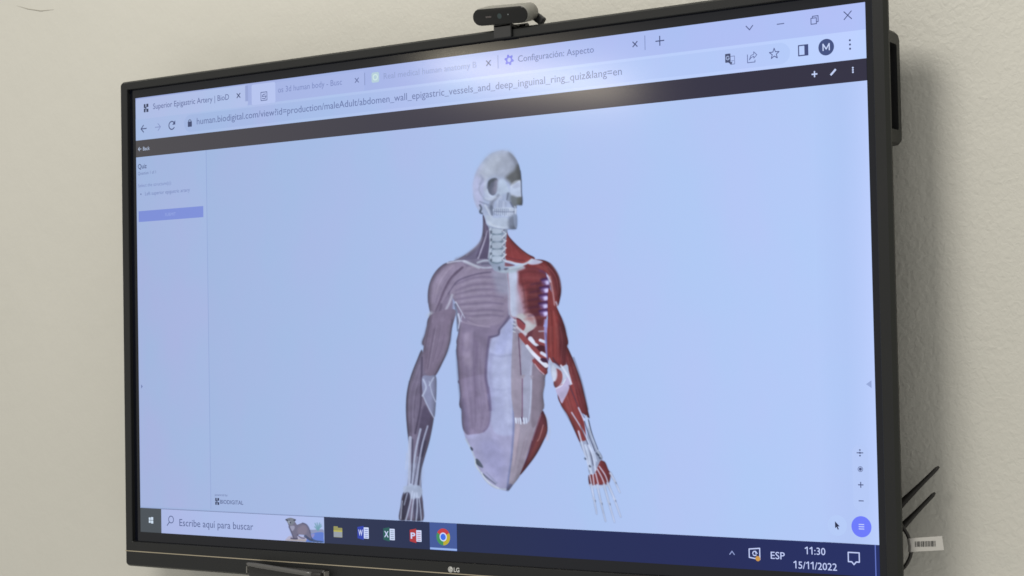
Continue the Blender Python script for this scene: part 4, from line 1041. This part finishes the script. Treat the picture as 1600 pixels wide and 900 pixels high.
q_.line([(230, 690), (300, 700), (370, 700)], 2.4, (78, 74, 98), .8, 1.2); q_.line([(560, 640), (640, 700), (720, 740)], (4, 3), (66, 76, 108), .9, 1.2)
q_.line([(380, 610), (410, 640), (470, 680), (540, 690)], 2, (86, 78, 102), .7, 1.4)
# keep the picture inside the search box
yy, xx = np.mgrid[0:q_.h, 0:q_.w]; uu, vv = to_ui((q_.x0 + xx * q_.st).ravel(), (q_.y0 + yy * q_.st).ravel())
q_.A *= ((uu < 390.6) & (vv < 719.6)).reshape(q_.A.shape)
q_.mesh('animal_picture', 5)['label'] = 'small picture of a brown otter on a rock beside blue water'

# ================================================================== WEBCAM on the top edge
wc = empty('webcam', (.118, -.010, Z0 + .434), 'silver webcam with a black pill shaped face clipped on top of the television', 'webcam')
M_silver = plastic('silver_shell', (0.25, 0.245, 0.22), rough=0.5, metal=0.15)
M_face = plastic('black_glass', (0.006, 0.006, 0.006), rough=0.2, spec=0.4)
M_clip = plastic('clip_plastic', (0.022, 0.022, 0.023), rough=0.5)
body = bpy.data.objects.new('body', None)
def pill(bm, hw, r, y0, y1, cap0=True, cap1=True, taper=1.0, zoff=0.0, bev=0.0):
    rows = []
    prof = [(y0, 1.0)] if not bev else [(y0, 1 - bev / r), (y0 + bev * .3, 1 - bev * .35 / r), (y0 + bev, 1.0)]
    prof += [(y1 - bev if bev else y1, taper)] if not bev else [(y1 - bev, taper), (y1 - bev * .3, taper * (1 - bev * .35 / r)), (y1, taper * (1 - bev / r))]
    for y, s in prof:
        pts = []
        rr_ = r * s; h = hw + (r - rr_) * 0
        for c, a0 in ((h, -90), (-h, 90)):
            for k in range(17):
                a = math.radians(a0 + 180 * k / 16); pts.append(bm.verts.new((c + rr_ * math.cos(a), y, zoff + rr_ * math.sin(a))))
        rows.append(pts)
    n = len(rows[0])
    for a, b in zip(rows, rows[1:]):
        for k in range(n): bm.faces.new((a[k], a[(k + 1) % n], b[(k + 1) % n], b[k]))
    if cap0: bm.faces.new(rows[0])
    if cap1: bm.faces.new(rows[-1][::-1])
CAMR = Matrix.Rotation(math.radians(3.0), 4, 'Y') @ Matrix.Rotation(math.radians(17), 4, 'X')
def wc_part(name, bm, mat, smooth=True, local=None, parent=wc):
    o = from_bm(name, bm, mat, parent, smooth=smooth)
    if local is not None: o.matrix_local = local
    if smooth:
        b = o.modifiers.new('edges', 'EDGE_SPLIT'); b.split_angle = math.radians(40)
    return o
HEAD = Matrix.Translation((-.0045, -.0085, .0185)) @ CAMR
bm = bmesh.new(); pill(bm, .0385, .0142, 0, .034, bev=.004)
shell = wc_part('shell', bm, M_silver, True, HEAD)
bm = bmesh.new(); pill(bm, .0385, .0130, -.0022, .001, bev=.001)
face = wc_part('face', bm, M_face, True, HEAD)
bm = bmesh.new()
bmesh.ops.create_circle(bm, cap_ends=True, radius=.0042, segments=28, matrix=Matrix.Translation((0, -.0024, 0)) @ Matrix.Rotation(math.pi / 2, 4, 'X'))
o = wc_part('lens', bm, plastic('lens_glass', (.012, .03, .032), rough=.1, spec=.8), False, HEAD)
bm = bmesh.new()
bmesh.ops.create_circle(bm, cap_ends=True, radius=.0012, segments=14, matrix=Matrix.Translation((.0165, -.0024, .0015)) @ Matrix.Rotation(math.pi / 2, 4, 'X'))
wc_part('status_light', bm, plastic('grey_dot', (.16, .17, .18)), False, HEAD)
bm = bmesh.new()
for k_ in range(6):
    x_ = -.026 + k_ * .0018; hh = .0009 if k_ % 2 else .0013
    box(bm, x_, x_ + .0011, -.00245, -.0021, -hh, hh)
wc_part('maker_print', bm, plastic('grey_print', (.14, .12, .12)), False, HEAD)
# clip: front hook over the frame, saddle, rear leg with hinge
bm = bmesh.new()
box(bm, -.0215, .0115, -.0035, .0005, -.0160, .0075)
wc_part('front_hook', bm, M_clip, False).modifiers.new('bevel', 'BEVEL').width = .0012
bm = bmesh.new(); box(bm, -.0215, .0115, -.0035, .030, .0008, .0062)
wc_part('saddle', bm, M_clip, False).modifiers.new('bevel', 'BEVEL').width = .0015
bm = bmesh.new(); tube(bm, [(-.020, .030, .0035), (.022, .030, .0035)], .0065, 18)
wc_part('hinge', bm, M_clip, True)
bm = bmesh.new(); box(bm, -.016, .008, .0315, .036, -.045, .0035)
wc_part('rear_leg', bm, M_clip, False).modifiers.new('bevel', 'BEVEL').width = .0015
# plug and lead at the back
bm = bmesh.new(); box(bm, -.0105, .0105, -.0045, .0045, -.0070, .0070)
plug = wc_part('cable_plug', bm, M_clip, False, Matrix.Translation((.0440, .030, .0135)) @ Matrix.Rotation(math.radians(38), 4, 'Y'))
plug.modifiers.new('bevel', 'BEVEL').width = .0018
bm = bmesh.new(); tube(bm, catmull([(.020, .024, .020), (.030, .030, .021), (.036, .030, .020)], 5).tolist(), .0016, 10)
tube(bm, catmull([(.047, .030, .011), (.053, .034, -.002), (.050, .042, -.03), (.040, .060, -.06)], 6).tolist(), .0016, 10)
wc_part('cable', bm, M_clip, True)

# ================================================================== ROUTER tucked behind the lower right corner, its antennas peeping out
rt = empty('wifi_router', (.64, .085, Z0 - .36), 'router hidden behind the television, with two black antennas leaning out to the right', 'router')
M_rubber = plastic('black_rubber', (0.018, 0.016, 0.014), rough=0.55)
bm = bmesh.new(); box(bm, -.075, .045, -.014, .027, -.075, .075)
from_bm('housing', bm, M_rubber, rt, bevel=.004)
def ant(a, b, name='antenna'):
    a = Vector(a) - rt.location; b = Vector(b) - rt.location; d = b - a
    bm = bmesh.new()
    pts = [a + d * t for t in (0, .06, .35, .7, .96, 1.0)]
    tube(bm, pts, [.0056, .0066, .0056, .0034, .0029, .0016], 16)
    from_bm(name, bm, M_rubber, rt, smooth=True)
A1, B1 = (.6850, .078, Z0 - .3385), at_depth(1467, 729, .078)
A2, B2 = (.6850, .078, Z0 - .3735), at_depth(1461, 770, .078)
ant(A1, B1); ant(A2, B2)

# ================================================================== CABLE loop with a barcode flag
cb = empty('tagged_cable', (.70, .026, Z0 - .36), 'black cable loop with a white barcode tag beside the lower right corner', 'cable')
loop = [(1398, 806), (1410, 823), (1419, 838), (1423.5, 855), (1422, 870), (1413, 886), (1398, 900)]
bm = bmesh.new(); tube(bm, catmull([tuple(at_depth(x, y, .022) - cb.location) for x, y in loop], 8).tolist(), .0026, 14)
cable = from_bm('cable', bm, M_rubber, cb, smooth=True)
mt, N, L, P = new_mat('tag_paper'); P.inputs['Base Color'].default_value = (.50, .485, .455, 1); P.inputs['Roughness'].default_value = .6
tag_pts = [(1419, 841.5), (1436, 840), (1472, 837.5), (1475, 859.5), (1437, 861.5), (1421.5, 862.5)]
bm = bmesh.new(); fr_ = [bm.verts.new(at_depth(x, y, .019) - cb.location) for x, y in tag_pts]; bk_ = [bm.verts.new(at_depth(x, y, .0196) - cb.location) for x, y in tag_pts]
bm.faces.new(fr_); bm.faces.new(bk_[::-1])
for k_ in range(6): bm.faces.new((fr_[k_], bk_[k_], bk_[(k_ + 1) % 6], fr_[(k_ + 1) % 6]))
tagp = from_bm('tag', bm, mt, cb)
bm = bmesh.new(); x_ = 1429.5; ws = [1.6, .8, 1.8, 2.4, .9, 1.6, .8, 2.6, 1.2, .8, 1.4, 1.0]
k_ = 0
while x_ < 1461:
    w_ = ws[k_ % 12] * .62; sl = (x_ - 1429) * -.02
    bm.faces.new([bm.verts.new(at_depth(px_, py_, .0186) - cb.location) for px_, py_ in ((x_, 846 + sl * 1.5), (x_ + w_, 846 + sl * 1.5), (x_ + w_ + .2, 854.5 + sl), (x_ + .2, 854.5 + sl))])
    x_ += w_ + .75 + .5 * (k_ % 3 == 1); k_ += 1
from_bm('barcode', bm, M_black, tagp)
bm = bmesh.new(); tube(bm, [tuple(at_depth(1420.6, 841.5, .0215) - cb.location), tuple(at_depth(1422.8, 853, .0215) - cb.location), tuple(at_depth(1422.6, 862.5, .0215) - cb.location)], .0031, 14, cap=False)
mt2 = plastic('grey_wrap', (.16, .15, .14), rough=.5)
from_bm('tag_wrap', bm, mt2, tagp, smooth=True)

# ================================================================== PEN in its tray on the bottom bar
pt = empty('pen_tray', (-.35, -.0080, Z0 - .455), 'shallow black pen tray with pale end clips fixed below the metal line of the television', 'tray')
bm = bmesh.new()
prof = [(0.0, .010), (-.009, .0105), (-.0125, .006), (-.0125, -.004), (-.010, -.010), (0.0, -.012)]
xs_ = (-.086, -.083, .083, .086)
rows = []
for i, x in enumerate(xs_):
    s_ = .82 if i in (0, 3) else 1
    rows.append([bm.verts.new((x, y * s_, z * s_)) for y, z in prof])
for a, b in zip(rows, rows[1:]):
    for k in range(len(prof)): bm.faces.new((a[k], a[(k + 1) % 6], b[(k + 1) % 6], b[k]))
bm.faces.new(rows[0]); bm.faces.new(rows[-1][::-1])
from_bm('trough', bm, plastic('tray_plastic', (.016, .015, .014), rough=.4), pt, bevel=.0012)
for x in (-.0872, .0872):
    bm = bmesh.new(); box(bm, x - .0008, x + .0008, -.0128, 0, -.004, .0075); from_bm('end_clip', bm, plastic('clip_grey', (.22, .21, .19)), pt, bevel=.0004)
pen = empty('touch_pen', (-.357, -.0260, Z0 - .4470), 'dark glossy touch pen lying aslant in the tray under the screen', 'pen')
bm = bmesh.new(); a = Vector((-.0745, 0, .0050)); b = Vector((.0740, 0, -.0050)); d = b - a
tube(bm, [a + d * t for t in (0, .03, .15, .9, 1)], [.0018, .0033, .0042, .0042, .0040], 20)
from_bm('barrel', bm, plastic('pen_plastic', (.085, .082, .078), rough=.3, spec=.7), pen, smooth=True)
bm = bmesh.new(); tube(bm, [b, b + d * .04, b + d * .12, b + d * .13], [.0047, .0050, .0050, .0042], 20)
from_bm('cap', bm, M_rubber, pen, smooth=True)
